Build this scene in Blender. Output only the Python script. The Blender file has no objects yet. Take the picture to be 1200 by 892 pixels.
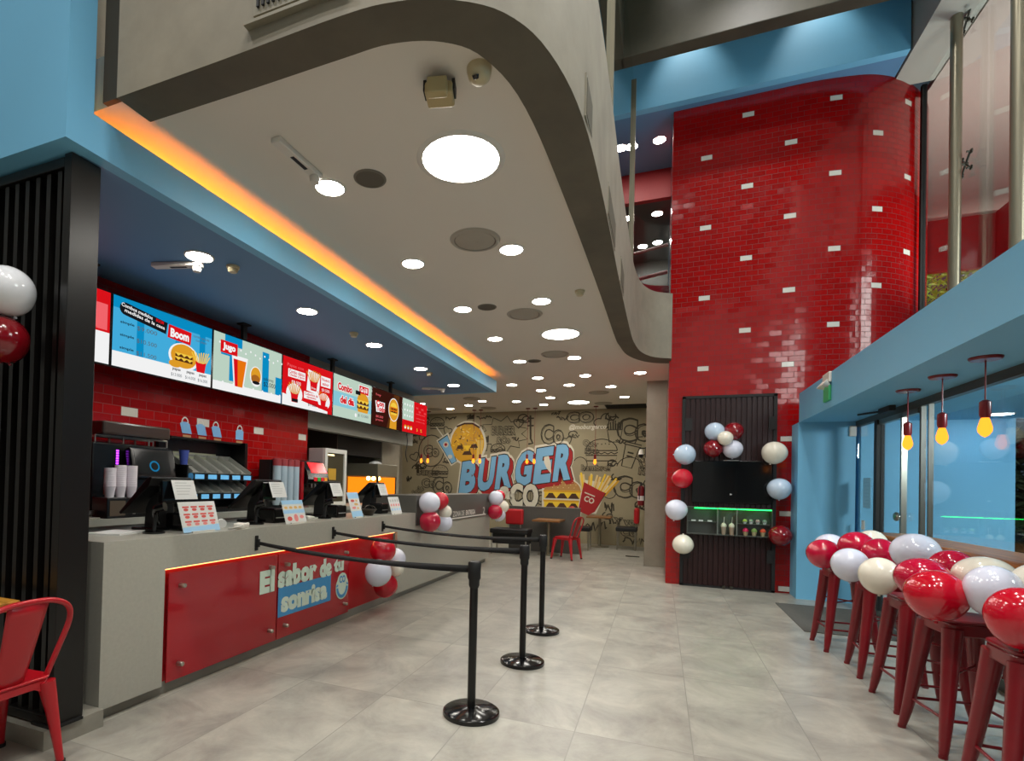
import bpy, math, random
from mathutils import Matrix, Vector
random.seed(7)
COL = bpy.context.scene.collection
PI = math.pi
ZC, ZS = 3.5, 3.2            # main ceiling, blue soffit over the counter

# ------------------------------------------------------------------ materials
def lin(c):
    if isinstance(c, str):
        c = c.lstrip('#'); c = [int(c[i:i+2], 16)/255 for i in (0, 2, 4)]
        return tuple((x/12.92 if x <= .04045 else ((x+.055)/1.055)**2.4) for x in c) + (1,)
    return tuple(c)[:3] + (1,)

_mats = {}
def new_mat(name):
    m = bpy.data.materials.new(name); m.use_nodes = True
    nt = m.node_tree; nt.nodes.clear()
    out = nt.nodes.new('ShaderNodeOutputMaterial')
    return m, nt, out

def pm(name, col, rough=.5, metal=0, noise=0, scale=8, coat=0, spec=.5, emit=None, es=0, bump=0, stretch=None):
    """principled material with optional soft noise variation"""
    if name in _mats: return _mats[name]
    m, nt, out = new_mat(name)
    b = nt.nodes.new('ShaderNodeBsdfPrincipled')
    nt.links.new(b.outputs[0], out.inputs[0])
    c = lin(col)
    b.inputs['Base Color'].default_value = c
    b.inputs['Roughness'].default_value = rough
    b.inputs['Metallic'].default_value = metal
    b.inputs['Specular IOR Level'].default_value = spec
    b.inputs['Coat Weight'].default_value = coat
    b.inputs['Coat Roughness'].default_value = .05
    if emit is not None:
        b.inputs['Emission Color'].default_value = lin(emit); b.inputs['Emission Strength'].default_value = es
    if noise or bump:
        tc = nt.nodes.new('ShaderNodeTexCoord'); mp = nt.nodes.new('ShaderNodeMapping')
        if stretch: mp.inputs['Scale'].default_value = stretch
        n = nt.nodes.new('ShaderNodeTexNoise'); n.inputs['Scale'].default_value = scale; n.inputs['Detail'].default_value = 6
        n.inputs['Roughness'].default_value = .62
        nt.links.new(tc.outputs['Object'], mp.inputs[0]); nt.links.new(mp.outputs[0], n.inputs['Vector'])
        if noise:
            r = nt.nodes.new('ShaderNodeValToRGB'); e = r.color_ramp.elements
            e[0].position, e[1].position = .3, .7
            e[0].color = tuple(x*(1-noise) for x in c[:3])+(1,); e[1].color = tuple(min(1, x*(1+noise)) for x in c[:3])+(1,)
            nt.links.new(n.outputs[0], r.inputs[0]); nt.links.new(r.outputs[0], b.inputs['Base Color'])
        if bump:
            bp = nt.nodes.new('ShaderNodeBump'); bp.inputs['Strength'].default_value = bump; bp.inputs['Distance'].default_value = .01
            nt.links.new(n.outputs[0], bp.inputs['Height']); nt.links.new(bp.outputs[0], b.inputs['Normal'])
    _mats[name] = m; return m

def em(name, col, s=1.0):
    if name in _mats: return _mats[name]
    m, nt, out = new_mat(name)
    e = nt.nodes.new('ShaderNodeEmission'); e.inputs[0].default_value = lin(col); e.inputs[1].default_value = s
    nt.links.new(e.outputs[0], out.inputs[0]); _mats[name] = m; return m

def scr(col): return em('screen_'+col.lstrip('#'), col, .88)

def glass(name, tint=(.93, .97, .97), refl=1.0, rough=.0, ior=1.45):
    if name in _mats: return _mats[name]
    m, nt, out = new_mat(name)
    t = nt.nodes.new('ShaderNodeBsdfTransparent'); t.inputs[0].default_value = lin(tint)
    g = nt.nodes.new('ShaderNodeBsdfGlossy'); g.inputs['Roughness'].default_value = rough
    f = nt.nodes.new('ShaderNodeLayerWeight'); f.inputs[0].default_value = .5
    pw = nt.nodes.new('ShaderNodeMath'); pw.operation = 'POWER'; pw.inputs[1].default_value = 4.0; nt.links.new(f.outputs['Facing'], pw.inputs[0])
    mu = nt.nodes.new('ShaderNodeMath'); mu.operation = 'MULTIPLY_ADD'; mu.inputs[1].default_value = .4; mu.inputs[2].default_value = .05*refl
    mx = nt.nodes.new('ShaderNodeMixShader')
    nt.links.new(pw.outputs[0], mu.inputs[0]); nt.links.new(mu.outputs[0], mx.inputs[0])
    nt.links.new(t.outputs[0], mx.inputs[1]); nt.links.new(g.outputs[0], mx.inputs[2]); nt.links.new(mx.outputs[0], out.inputs[0])
    _mats[name] = m; return m

class NG:
    """tiny node-math helper"""
    def __init__(s, nt): s.nt = nt
    def m(s, op, a, b=None, c=None):
        n = s.nt.nodes.new('ShaderNodeMath'); n.operation = op
        for i, x in enumerate((a, b, c)):
            if x is None: continue
            if isinstance(x, (int, float)): n.inputs[i].default_value = x
            else: s.nt.links.new(x, n.inputs[i])
        return n.outputs[0]
    def mix(s, f, a, b):
        n = s.nt.nodes.new('ShaderNodeMix'); n.data_type = 'RGBA'
        for k, x in ((0, f), (6, a), (7, b)):
            if isinstance(x, (int, float, tuple)): n.inputs[k].default_value = x
            else: s.nt.links.new(x, n.inputs[k])
        return n.outputs[2]

def tile_mat(name, w, h, u0, v0, nu, nv, red='#9c0b0c', rough=.14, jitter=.05, grout='#6c0607'):
    """glossy red running-bond tiles on a metric UV map; white accent tiles on a staggered lattice whose
    half period is (nu+.5) tiles by nv rows"""
    m, nt, out = new_mat(name); g = NG(nt)
    uv = nt.nodes.new('ShaderNodeUVMap'); sx = nt.nodes.new('ShaderNodeSeparateXYZ'); nt.links.new(uv.outputs[0], sx.inputs[0])
    u = g.m('SUBTRACT', sx.outputs[0], u0-w/2); v = g.m('SUBTRACT', sx.outputs[1], v0-h/2)
    row = g.m('FLOOR', g.m('DIVIDE', v, h))
    odd = g.m('FLOORED_MODULO', row, 2.0)
    uu = g.m('DIVIDE', g.m('ADD', u, g.m('MULTIPLY', odd, w*.5)), w)
    colm = g.m('FLOOR', uu)
    fu = g.m('MULTIPLY', g.m('SUBTRACT', uu, colm), w)
    fv = g.m('SUBTRACT', v, g.m('MULTIPLY', row, h))
    gr = .0035
    ins = g.m('MULTIPLY', g.m('MULTIPLY', g.m('GREATER_THAN', fu, gr), g.m('LESS_THAN', fu, w-gr)),
              g.m('MULTIPLY', g.m('GREATER_THAN', fv, gr), g.m('LESS_THAN', fv, h-gr)))
    def lattice(du, dv):
        pu, pv = (2*nu+1)*w, 2*nv*h
        a = g.m('ABSOLUTE', g.m('WRAP', g.m('SUBTRACT', sx.outputs[0], u0+du), pu/2, -pu/2))
        b = g.m('ABSOLUTE', g.m('WRAP', g.m('SUBTRACT', sx.outputs[1], v0+dv), pv/2, -pv/2))
        return g.m('MULTIPLY', g.m('LESS_THAN', a, w/2), g.m('LESS_THAN', b, h/2))
    wt = g.m('MAXIMUM', lattice(0, 0), lattice((nu+.5)*w, nv*h))
    cv = nt.nodes.new('ShaderNodeCombineXYZ'); nt.links.new(colm, cv.inputs[0]); nt.links.new(row, cv.inputs[1])
    wn = nt.nodes.new('ShaderNodeTexWhiteNoise'); wn.noise_dimensions = '2D'; nt.links.new(cv.outputs[0], wn.inputs['Vector'])
    c = lin(red)
    base = g.mix(wn.outputs['Value'], tuple(x*.9 for x in c[:3])+(1,), tuple(x*1.08 for x in c[:3])+(1,))
    base = g.mix(wt, base, lin('#d9d4c8'))
    base = g.mix(ins, lin(grout), base)
    geo = nt.nodes.new('ShaderNodeNewGeometry')
    sub = nt.nodes.new('ShaderNodeVectorMath'); sub.operation = 'SUBTRACT'; sub.inputs[1].default_value = (.5, .5, .5); nt.links.new(wn.outputs['Color'], sub.inputs[0])
    sc = nt.nodes.new('ShaderNodeVectorMath'); sc.operation = 'SCALE'; sc.inputs['Scale'].default_value = jitter; nt.links.new(sub.outputs[0], sc.inputs[0])
    ad = nt.nodes.new('ShaderNodeVectorMath'); ad.operation = 'ADD'; nt.links.new(geo.outputs['Normal'], ad.inputs[0]); nt.links.new(sc.outputs[0], ad.inputs[1])
    no = nt.nodes.new('ShaderNodeVectorMath'); no.operation = 'NORMALIZE'; nt.links.new(ad.outputs[0], no.inputs[0])
    b = nt.nodes.new('ShaderNodeBsdfPrincipled')
    nt.links.new(base, b.inputs['Base Color']); nt.links.new(no.outputs[0], b.inputs['Normal'])
    rg = g.m('SUBTRACT', .6, g.m('MULTIPLY', ins, .6-rough)); nt.links.new(rg, b.inputs['Roughness'])
    nt.links.new(b.outputs[0], out.inputs[0])
    return m

def floor_mat():
    m, nt, out = new_mat('porcelain_floor_tiles'); g = NG(nt)
    tc = nt.nodes.new('ShaderNodeTexCoord'); sx = nt.nodes.new('ShaderNodeSeparateXYZ'); nt.links.new(tc.outputs['Object'], sx.inputs[0])
    def line(x, o, p, wd):
        a = g.m('ABSOLUTE', g.m('WRAP', g.m('SUBTRACT', x, o), p/2, -p/2)); return g.m('LESS_THAN', a, wd)
    gr = g.m('MAXIMUM', line(sx.outputs[0], -.446, .642, .0032), line(sx.outputs[1], 3.22, 1.285, .0032))
    iu = g.m('FLOOR', g.m('DIVIDE', g.m('SUBTRACT', sx.outputs[0], -.446), .642)); iv = g.m('FLOOR', g.m('DIVIDE', g.m('SUBTRACT', sx.outputs[1], 3.22), 1.285))
    cv = nt.nodes.new('ShaderNodeCombineXYZ'); nt.links.new(iu, cv.inputs[0]); nt.links.new(iv, cv.inputs[1])
    wn = nt.nodes.new('ShaderNodeTexWhiteNoise'); wn.noise_dimensions = '2D'; nt.links.new(cv.outputs[0], wn.inputs['Vector'])
    off = nt.nodes.new('ShaderNodeVectorMath'); off.operation = 'MULTIPLY_ADD'; nt.links.new(wn.outputs['Color'], off.inputs[0]); off.inputs[1].default_value = (9, 9, 9); nt.links.new(tc.outputs['Object'], off.inputs[2])
    n1 = nt.nodes.new('ShaderNodeTexNoise'); n1.inputs['Scale'].default_value = 2.2; n1.inputs['Detail'].default_value = 9; n1.inputs['Roughness'].default_value = .68; n1.inputs['Distortion'].default_value = .5
    nt.links.new(off.outputs[0], n1.inputs['Vector'])
    r = nt.nodes.new('ShaderNodeValToRGB'); e = r.color_ramp.elements
    e[0].position, e[1].position = .32, .7; e[0].color = lin('#85827a'); e[1].color = lin('#b2afa2')
    nt.links.new(n1.outputs[0], r.inputs[0])
    base = g.mix(gr, r.outputs[0], lin('#85837a'))
    b = nt.nodes.new('ShaderNodeBsdfPrincipled'); nt.links.new(base, b.inputs['Base Color'])
    b.inputs['Roughness'].default_value = .3; b.inputs['Specular IOR Level'].default_value = .42
    nt.links.new(b.outputs[0], out.inputs[0]); return m

def wood_mat(name, c1, c2, axis=1, plank=.07):
    m, nt, out = new_mat(name); g = NG(nt)
    tc = nt.nodes.new('ShaderNodeTexCoord'); mp = nt.nodes.new('ShaderNodeMapping')
    s = [22, 22, 22]; s[axis] = 1.6; mp.inputs['Scale'].default_value = s
    nt.links.new(tc.outputs['Object'], mp.inputs[0])
    n = nt.nodes.new('ShaderNodeTexNoise'); n.inputs['Scale'].default_value = 1.6; n.inputs['Detail'].default_value = 7; nt.links.new(mp.outputs[0], n.inputs['Vector'])
    r = nt.nodes.new('ShaderNodeValToRGB'); e = r.color_ramp.elements; e[0].position, e[1].position = .3, .72; e[0].color = lin(c1); e[1].color = lin(c2)
    nt.links.new(n.outputs[0], r.inputs[0])
    b = nt.nodes.new('ShaderNodeBsdfPrincipled'); b.inputs['Roughness'].default_value = .38
    nt.links.new(r.outputs[0], b.inputs['Base Color']); nt.links.new(b.outputs[0], out.inputs[0]); return m

M_ceil = pm('white_ceiling_paint', '#ddd6ca', .8)
M_white = pm('white_paint', '#d8d4ca', .55)
M_conc = pm('raw_concrete', '#8c8473', .62, noise=.16, scale=2.6, bump=.08)
M_concshade = pm('underside_shade_concrete', '#5c5546', .6, noise=.2, scale=2.2, bump=.08)  # raw concrete with the underside shade put into its colour
M_concp = pm('polished_dark_concrete', '#4a4638', .48, noise=.25, scale=1.6)
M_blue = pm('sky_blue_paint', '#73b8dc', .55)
M_blueshade = pm('shaded_blue_paint', '#5c88b0', .6)  # same blue paint, darkened in colour for the shaded soffits
M_counter = pm('grey_quartz', '#a6a498', .3, noise=.05, scale=40)
M_counterd = pm('dark_grey_panel', '#55544f', .4)
M_toe = pm('grey_toe_kick', '#8a877c', .5)
M_black = pm('black_powder_coat', '#0b0b0b', .28)
M_blackm = pm('matte_black', '#0d0d0d', .6)
M_gblack = pm('gloss_black_plastic', '#0a0a0b', .15)
M_dslat = pm('black_gloss_slat', '#0f0d0b', .3)
M_maroon = pm('maroon_slat', '#230406', .35)
M_steel = pm('brushed_steel', '#b7b3a8', .28, 1)
M_dsteel = pm('dark_steel', '#57544c', .4, 1)
M_steelp = pm('painted_steel_post', '#8d8672', .35, .6)
M_redm = pm('red_painted_metal', '#760b18', .32, noise=.06, scale=14, coat=.15)
M_redc = pm('bright_red_painted_metal', '#b3101e', .3, coat=.2)
M_redp = pm('red_panel', '#a31620', .12, coat=.4)
M_redback = pm('red_backing', '#b3121a', .5)
M_redu = pm('red_upholstery', '#b5141c', .42)
M_redwall = pm('red_paint', '#8e0d14', .5)
M_lamp = em('lamp_white', '#fffaf0', 85)
M_lampbig = em('large_lamp_white', '#fffaf0', 22)
M_floor = floor_mat()
M_rtile = tile_mat('red_glazed_wall_tiles', .1586, .0775, .58, 6.57, 3, 7)
M_ctile = tile_mat('red_counter_wall_tiles', .1706, .087, 3.447, 2.053, 2, 5, red='#a50c0e', grout='#860809')
M_wood = wood_mat('golden_wood', '#6d3d10', '#b9762c', 1)
M_woodx = wood_mat('golden_wood_slats', '#8a5612', '#d79a3c', 0)
M_woodt = wood_mat('brown_wood_table', '#5d3a17', '#a06b30', 0)
M_glass = glass('clear_glass')
M_glassf = glass('facade_glass', (.9, .96, .96), 1.5)
M_paper = pm('white_paper', '#d6d6d2', .7)

# ------------------------------------------------------------------ mesh builder
_textcache = {}
def text_geo(s, offset=0., outline=0., res=3, shear=0.):
    k = (s, offset, outline, shear)
    if k in _textcache: return _textcache[k]
    cu = bpy.data.curves.new('t', 'FONT'); cu.body = s; cu.resolution_u = res; cu.align_x = 'CENTER'; cu.align_y = 'CENTER'
    cu.offset = offset; cu.shear = shear
    if outline: cu.fill_mode = 'NONE'; cu.bevel_depth = outline; cu.bevel_resolution = 0
    ob = bpy.data.objects.new('t', cu); COL.objects.link(ob)
    bpy.context.view_layer.update()
    dg = bpy.context.evaluated_depsgraph_get()
    me = bpy.data.meshes.new_from_object(ob.evaluated_get(dg))
    V = [tuple(v.co) for v in me.vertices]; F = [tuple(p.vertices) for p in me.polygons]
    bpy.data.objects.remove(ob); bpy.data.curves.remove(cu); bpy.data.meshes.remove(me)
    xs = [v[0] for v in V]; ys = [v[1] for v in V]
    r = (V, F, min(xs), max(xs), min(ys), max(ys)); _textcache[k] = r; return r

class MB:
    def __init__(s): s.v = []; s.f = []; s.mi = []; s.uv = {}; s.M = Matrix()
    def add(s, V, F, m=0, uvs=None):
        o = len(s.v); s.v += [s.M @ Vector(p) for p in V]
        for i, f in enumerate(F):
            s.f.append(tuple(o+k for k in f)); s.mi.append(m)
            if uvs: s.uv[len(s.f)-1] = uvs[i]
        return s
    def box(s, x0, x1, y0, y1, z0, z1, m=0):
        V = [(x, y, z) for z in (z0, z1) for y in (y0, y1) for x in (x0, x1)]
        return s.add(V, [(0, 2, 3, 1), (4, 5, 7, 6), (0, 1, 5, 4), (2, 6, 7, 3), (0, 4, 6, 2), (1, 3, 7, 5)], m)
    def cbox(s, c, d, m=0, R=None):
        M = s.M
        s.M = M @ Matrix.Translation(c) @ (R.to_4x4() if R is not None else Matrix())
        s.box(-d[0]/2, d[0]/2, -d[1]/2, d[1]/2, -d[2]/2, d[2]/2, m); s.M = M; return s
    def poly(s, pts, m=0): return s.add(pts, [tuple(range(len(pts)))], m)
    def prism(s, pts, z0, z1, m=0):
        n = len(pts); V = [(x, y, z0) for x, y in pts]+[(x, y, z1) for x, y in pts]
        F = [tuple(range(n-1, -1, -1)), tuple(range(n, 2*n))]+[(i, (i+1) % n, n+(i+1) % n, n+i) for i in range(n)]
        return s.add(V, F, m)
    def tube(s, pts, r, n=10, m=0, flat=None, cap=True):
        """round (or, with flat=(a,b), elliptical) tube along points, radius may vary"""
        P = [Vector(p) for p in pts]; k = len(P); rr = r if isinstance(r, (list, tuple)) else [r]*k
        V = []; up = None
        for i in range(k):
            t = (P[min(i+1, k-1)]-P[max(i-1, 0)]).normalized()
            if up is None:
                up = Vector((0, 0, 1)) if abs(t.z) < .9 else Vector((1, 0, 0))
            a = t.cross(up).normalized(); b = a.cross(t).normalized(); up = b
            for j in range(n):
                th = 2*PI*j/n; V.append(P[i]+a*(math.cos(th)*rr[i]*(flat[0] if flat else 1))+b*(math.sin(th)*rr[i]*(flat[1] if flat else 1)))
        F = [(i*n+j, i*n+(j+1) % n, (i+1)*n+(j+1) % n, (i+1)*n+j) for i in range(k-1) for j in range(n)]
        if cap: F += [tuple(range(n-1, -1, -1)), tuple(range((k-1)*n, k*n))]
        return s.add(V, F, m)
    def lathe(s, prof, n=24, c=(0, 0, 0), m=0):
        """prof: (r, z) from bottom to top round the vertical axis"""
        V = []; F = []; rings = []
        for r, z in prof:
            if r < 1e-6: rings.append([len(V)]); V.append((c[0], c[1], c[2]+z))
            else:
                rings.append(list(range(len(V), len(V)+n)))
                V += [(c[0]+r*math.cos(2*PI*j/n), c[1]+r*math.sin(2*PI*j/n), c[2]+z) for j in range(n)]
        for a, b in zip(rings, rings[1:]):
            for j in range(n):
                q = (j+1) % n
                if len(a) == 1 and len(b) == 1: continue
                if len(a) == 1: F.append((a[0], b[q], b[j]))
                elif len(b) == 1: F.append((a[j], a[q], b[0]))
                else: F.append((a[j], a[q], b[q], b[j]))
        if len(rings[0]) > 1: F.append(tuple(reversed(rings[0])))
        if len(rings[-1]) > 1: F.append(tuple(rings[-1]))
        return s.add(V, F, m)
    def cyl(s, c, r, h, n=20, m=0): return s.lathe([(r, 0), (r, h)], n, c, m)
    def disc(s, cx, cy, z, rx, ry=None, n=24, m=0, a0=0, a1=2*PI):
        ry = ry or rx; full = abs(a1-a0-2*PI) < 1e-6
        k = n if full else n+1
        return s.poly([(cx+rx*math.cos(a0+(a1-a0)*i/n), cy+ry*math.sin(a0+(a1-a0)*i/n), z) for i in range(k)], m)
    def strip(s, pts, w, z=0, m=0, closed=False):
        """flat ribbon in the local xy plane along 2d points"""
        P = [Vector((p[0], p[1])) for p in pts]
        if closed: P = P+[P[0]]
        k = len(P); V = []
        for i in range(k):
            a = P[max(i-1, 0)] if not (closed and i == 0) else P[-2]
            b = P[min(i+1, k-1)] if not (closed and i == k-1) else P[1]
            t = (b-a); t = t.normalized() if t.length > 1e-9 else Vector((1, 0)); nn = Vector((-t.y, t.x))*w/2
            V += [(P[i].x-nn.x, P[i].y-nn.y, z), (P[i].x+nn.x, P[i].y+nn.y, z)]
        return s.add(V, [(2*i, 2*i+2, 2*i+3, 2*i+1) for i in range(k-1)], m)
    def text(s, txt, x, y, w, h, z=0, m=0, offset=0., outline=0., shear=0., depth=0., rot=0.):
        """text fitted in a w by h box centred at x, y of the local plane (w None keeps proportions)"""
        V, F, a, b, c, d = text_geo(txt, offset, outline, shear=shear)
        sy = h/(d-c); sx = sy if w is None else w/(b-a)
        cx, cy = (a+b)/2, (c+d)/2; cr, sr = math.cos(rot), math.sin(rot)
        def tr(p, zz):
            px, py = (p[0]-cx)*sx, (p[1]-cy)*sy
            return (x+px*cr-py*sr, y+px*sr+py*cr, zz)
        W = [tr(p, z+(p[2]*sy*.1 if outline else 0)) for p in V]
        s.add(W, F, m); return s
    def build(s, name, mats, parent=None, loc=(0, 0, 0), rot=None, smooth=None, bevel=0, bseg=2, recalc=True):
        me = bpy.data.meshes.new(name)
        me.from_pydata([tuple(v) for v in s.v], [], s.f)
        if not isinstance(mats, (list, tuple)): mats = [mats]
        for m in mats: me.materials.append(m)
        me.polygons.foreach_set('material_index', s.mi)
        if s.uv:
            ul = me.uv_layers.new(name='UVMap')
            for fi, uvs in s.uv.items():
                for li, q in zip(me.polygons[fi].loop_indices, uvs): ul.data[li].uv = q
        me.update()
        if smooth is not None:
            me.polygons.foreach_set('use_smooth', [True]*len(me.polygons)); me.set_sharp_from_angle(angle=math.radians(smooth))
        o = bpy.data.objects.new(name, me); COL.objects.link(o)
        o.location = loc
        if rot: o.rotation_euler = rot
        if parent: o.parent = parent
        if bevel:
            b = o.modifiers.new('Bevel', 'BEVEL'); b.width = bevel; b.segments = bseg; b.limit_method = 'ANGLE'; b.angle_limit = math.radians(40)
        return o

def tag(o, label, cat, group=None):
    o['label'] = label; o['category'] = cat
    if group: o['group'] = group
    return o
def thing(name, label, cat, loc=(0, 0, 0), rotz=0, group=None):
    o = bpy.data.objects.new(name, None); COL.objects.link(o); o.empty_display_size = .1
    o.location = loc; o.rotation_euler = (0, 0, rotz)
    return tag(o, label, cat, group)
def struct(o): o['kind'] = 'structure'; return o
def part_label(o, t): o['label'] = t; return o
def dup(root, loc=None, rot=None, label=None, group=None):
    r = root.copy(); COL.objects.link(r)
    if loc is not None: r.location = loc
    if rot is not None: r.rotation_euler = rot
    if label: r['label'] = label
    if group: r['group'] = group
    for ch in list(root.children):
        c = ch.copy(); COL.objects.link(c); c.parent = r
        for g in list(ch.children):
            d = g.copy(); COL.objects.link(d); d.parent = c
    return r
# planes: local x to the right as seen, local y up, local z towards the viewer
FX = Matrix(((0, 0, 1, 0), (1, 0, 0, 0), (0, 1, 0, 0), (0, 0, 0, 1)))        # faces +X
FY = Matrix(((1, 0, 0, 0), (0, 0, -1, 0), (0, 1, 0, 0), (0, 0, 0, 1)))       # faces -Y
FD = Matrix(((1, 0, 0, 0), (0, -1, 0, 0), (0, 0, -1, 0), (0, 0, 0, 1)))      # faces down
def T(x, y, z): return Matrix.Translation((x, y, z))
def RZ(a): return Matrix.Rotation(a, 4, 'Z')
def RX(a): return Matrix.Rotation(a, 4, 'X')
def RY(a): return Matrix.Rotation(a, 4, 'Y')
def smoothpath(pts, k=6):
    """Catmull-Rom through points"""
    P = [Vector(p) for p in pts]; out = []
    for i in range(len(P)-1):
        a, b, c, d = P[max(i-1, 0)], P[i], P[i+1], P[min(i+2, len(P)-1)]
        for j in range(k):
            t = j/k
            out.append(.5*((2*b)+(c-a)*t+(2*a-5*b+4*c-d)*t*t+(3*b-a-3*c+d)*t**3))
    return out+[P[-1]]
ORD = ['first', 'second', 'third', 'fourth', 'fifth', 'sixth', 'seventh', 'eighth', 'ninth', 'tenth', 'eleventh', 'twelfth']

# ================================================================== SETTING
def sbox(name, mat, x0, x1, y0, y1, z0, z1, bevel=0):
    return struct(MB().box(x0, x1, y0, y1, z0, z1).build(name, mat, bevel=bevel))
sbox('floor', M_floor, -8, 6, -3.2, 16, -.12, 0)
sbox('ground', pm('dark_paving', '#3a3936', .8, noise=.2), 6, 26, -12, 30, -.16, -.04)
# inner and outer plan line of the raw concrete parapet round the double-height void
OUT = [(-2.72, 1.905), (-2.0, 1.905), (-1.3, 1.90), (-1.05, 1.925), (-.86, 1.985), (-.65, 2.13), (-.51, 2.40), (-.425, 2.9), (-.40, 3.8), (-.40, 5.5), (-.385, 7.1), (-.36, 7.7), (-.29, 8.2), (-.13, 8.56), (.13, 8.75)]
INN = [(-2.72, 2.105), (-2.0, 2.105), (-1.45, 2.10), (-1.18, 2.105), (-.95, 2.18), (-.80, 2.34), (-.70, 2.72), (-.655, 3.6), (-.615, 5.37), (-.59, 7.3), (-.565, 7.75), (-.50, 8.3), (-.34, 8.72), (-.12, 8.98), (.13, 9.08)]
OUTs = [tuple(p) for p in smoothpath(OUT, 5)]; INNs = [tuple(p) for p in smoothpath(INN, 5)]
struct(MB().prism([(-7.3, 1.97)]+[(-2.73, 1.97)]+INNs+[(.3, 9.08), (.3, 14.3), (-7.3, 14.3)], ZC, ZC+.3).build('ceiling', M_ceil))
mp = MB(); n = len(OUTs)
for i in range(n-1):
    a, b, c, d = OUTs[i], OUTs[i+1], INNs[i+1], INNs[i]
    z0, z1 = 3.465, 4.47
    mp.add([(*a, z0), (*b, z0), (*c, z0), (*d, z0), (*a, z1), (*b, z1), (*c, z1), (*d, z1)],
           [(0, 3, 2, 1), (4, 5, 6, 7), (0, 1, 5, 4), (2, 3, 7, 6)]+([(3, 0, 4, 7)] if i == 0 else [])+([(1, 2, 6, 5)] if i == n-2 else []), 0)
    mp.mi[-len([1]*4):] = mp.mi[-4:]
o = struct(mp.build('balcony_parapet', [M_conc, M_concshade])); me = o.data
import bmesh
bm = bmesh.new(); bm.from_mesh(me); bmesh.ops.remove_doubles(bm, verts=bm.verts, dist=1e-5)
for f in bm.faces:
    f.smooth = True
    if f.normal.z < -.9: f.material_index = 1  # downward faces take the shade-darkened concrete
bm.to_mesh(me); bm.free(); me.set_sharp_from_angle(angle=math.radians(40))

# walls
sbox('wall_back', pm('mural_wall', '#9e9376', .75, noise=.06, scale=1.5), -7.3, .3, 14.1, 14.25, 0, ZC)
sbox('wall_left', M_conc, -7.3, -7.15, 9.7, 14.1, 0, ZC)
sbox('wall_kitchen', pm('pale_kitchen_wall', '#a9a79a', .6), -6.7, -6.55, 1.9, 9.7, 0, ZS)
sbox('wall_kitchen_end', M_conc, -7.15, -5.15, 9.55, 9.7, 0, ZC)
struct(MB().box(-5.16, -4.99, 8.97, 9.7, 0, ZC).build('wall_kitchen_pier', pm('kitchen_pier_concrete', '#988f7b', .6, noise=.08)))
w = MB(); w.box(-4.75, -4.6, 1.95, 6.12, 0, ZS)
w.uv = {}
for i, f in enumerate(w.f): w.uv[i] = [(w.v[k][1], w.v[k][2]) for k in f]
struct(w.build('wall_counter', M_ctile))
sbox('wall_counter_header', pm('pale_header_paint', '#a8a698', .6), -4.75, -4.6, 6.12, 9.5, 2.20, ZS)
sbox('wall_gap_shade', pm('shaded_concrete', '#3d382d', .8), -2.88, -2.72, 1.94, 1.969, 3.5, 9.2)  # dark filler added in the gap, its shade put into the colour
sbox('wall_left_blue', M_blue, -6.6, -2.88, 1.755, 1.895, ZS, 9.2)
s = MB(); s.box(-2.965, -2.88, 1.895, 9.49, ZS, 3.41); s.box(-6.6, -2.965, 9.40, 9.49, ZS, 3.41)
struct(s.build('ceiling_counter_fascia', M_blue))
sbox('ceiling_counter', M_blueshade, -6.6, -2.965, 1.895, 9.40, ZS, 3.28)
# the tall red tiled wall, curving away at its right end
plan = smoothpath([(.10, 8.9), (.8, 8.9), (1.4, 8.9), (1.9, 8.905), (2.3, 8.945), (2.65, 9.02), (2.95, 9.17), (3.2, 9.37), (3.45, 9.65), (3.7, 10.05), (3.85, 10.6), (3.9, 11.3)], 5)
w = MB(); u = [.10]
for a, b in zip(plan, plan[1:]): u.append(u[-1]+(b-a).length)
for i in range(len(plan)-1):
    a, b = plan[i], plan[i+1]
    w.add([(*a.xy, 0), (*b.xy, 0), (*b.xy, 7.4), (*a.xy, 7.4)], [(0, 1, 2, 3)], 0, [[(u[i], 0), (u[i+1], 0), (u[i+1], 7.4), (u[i], 7.4)]])
w.add([(.10, 11.3, 0), (.10, 8.9, 0), (.10, 8.9, 7.4), (.10, 11.3, 7.4)], [(0, 1, 2, 3)], 0, [[(-2.3, 0), (.1, 0), (.1, 7.4), (-2.3, 7.4)]])
w.add([(*p.xy, 7.4) for p in plan]+[(.10, 11.3, 7.4)], [tuple(range(len(plan)+1))], 0, [[(.2, .02)]*(len(plan)+1)])
w.add([(3.9, 11.3, 0), (.1, 11.3, 0), (.1, 11.3, 7.4), (3.9, 11.3, 7.4)], [(0, 1, 2, 3)], 0, [[(.2, .02)]*4])
struct(w.build('wall_right_red', M_rtile, smooth=40))
sbox('wall_right_rear', M_conc, .14, .3, 11.31, 14.1, 0, ZC)
# concrete column between the red wall and the seating
sbox('wall_column', M_concp if False else pm('column_concrete', '#8f8c7d', .5, noise=.14, scale=2.5), -.26, .095, 10.65, 11.25, 0, ZC)
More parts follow.
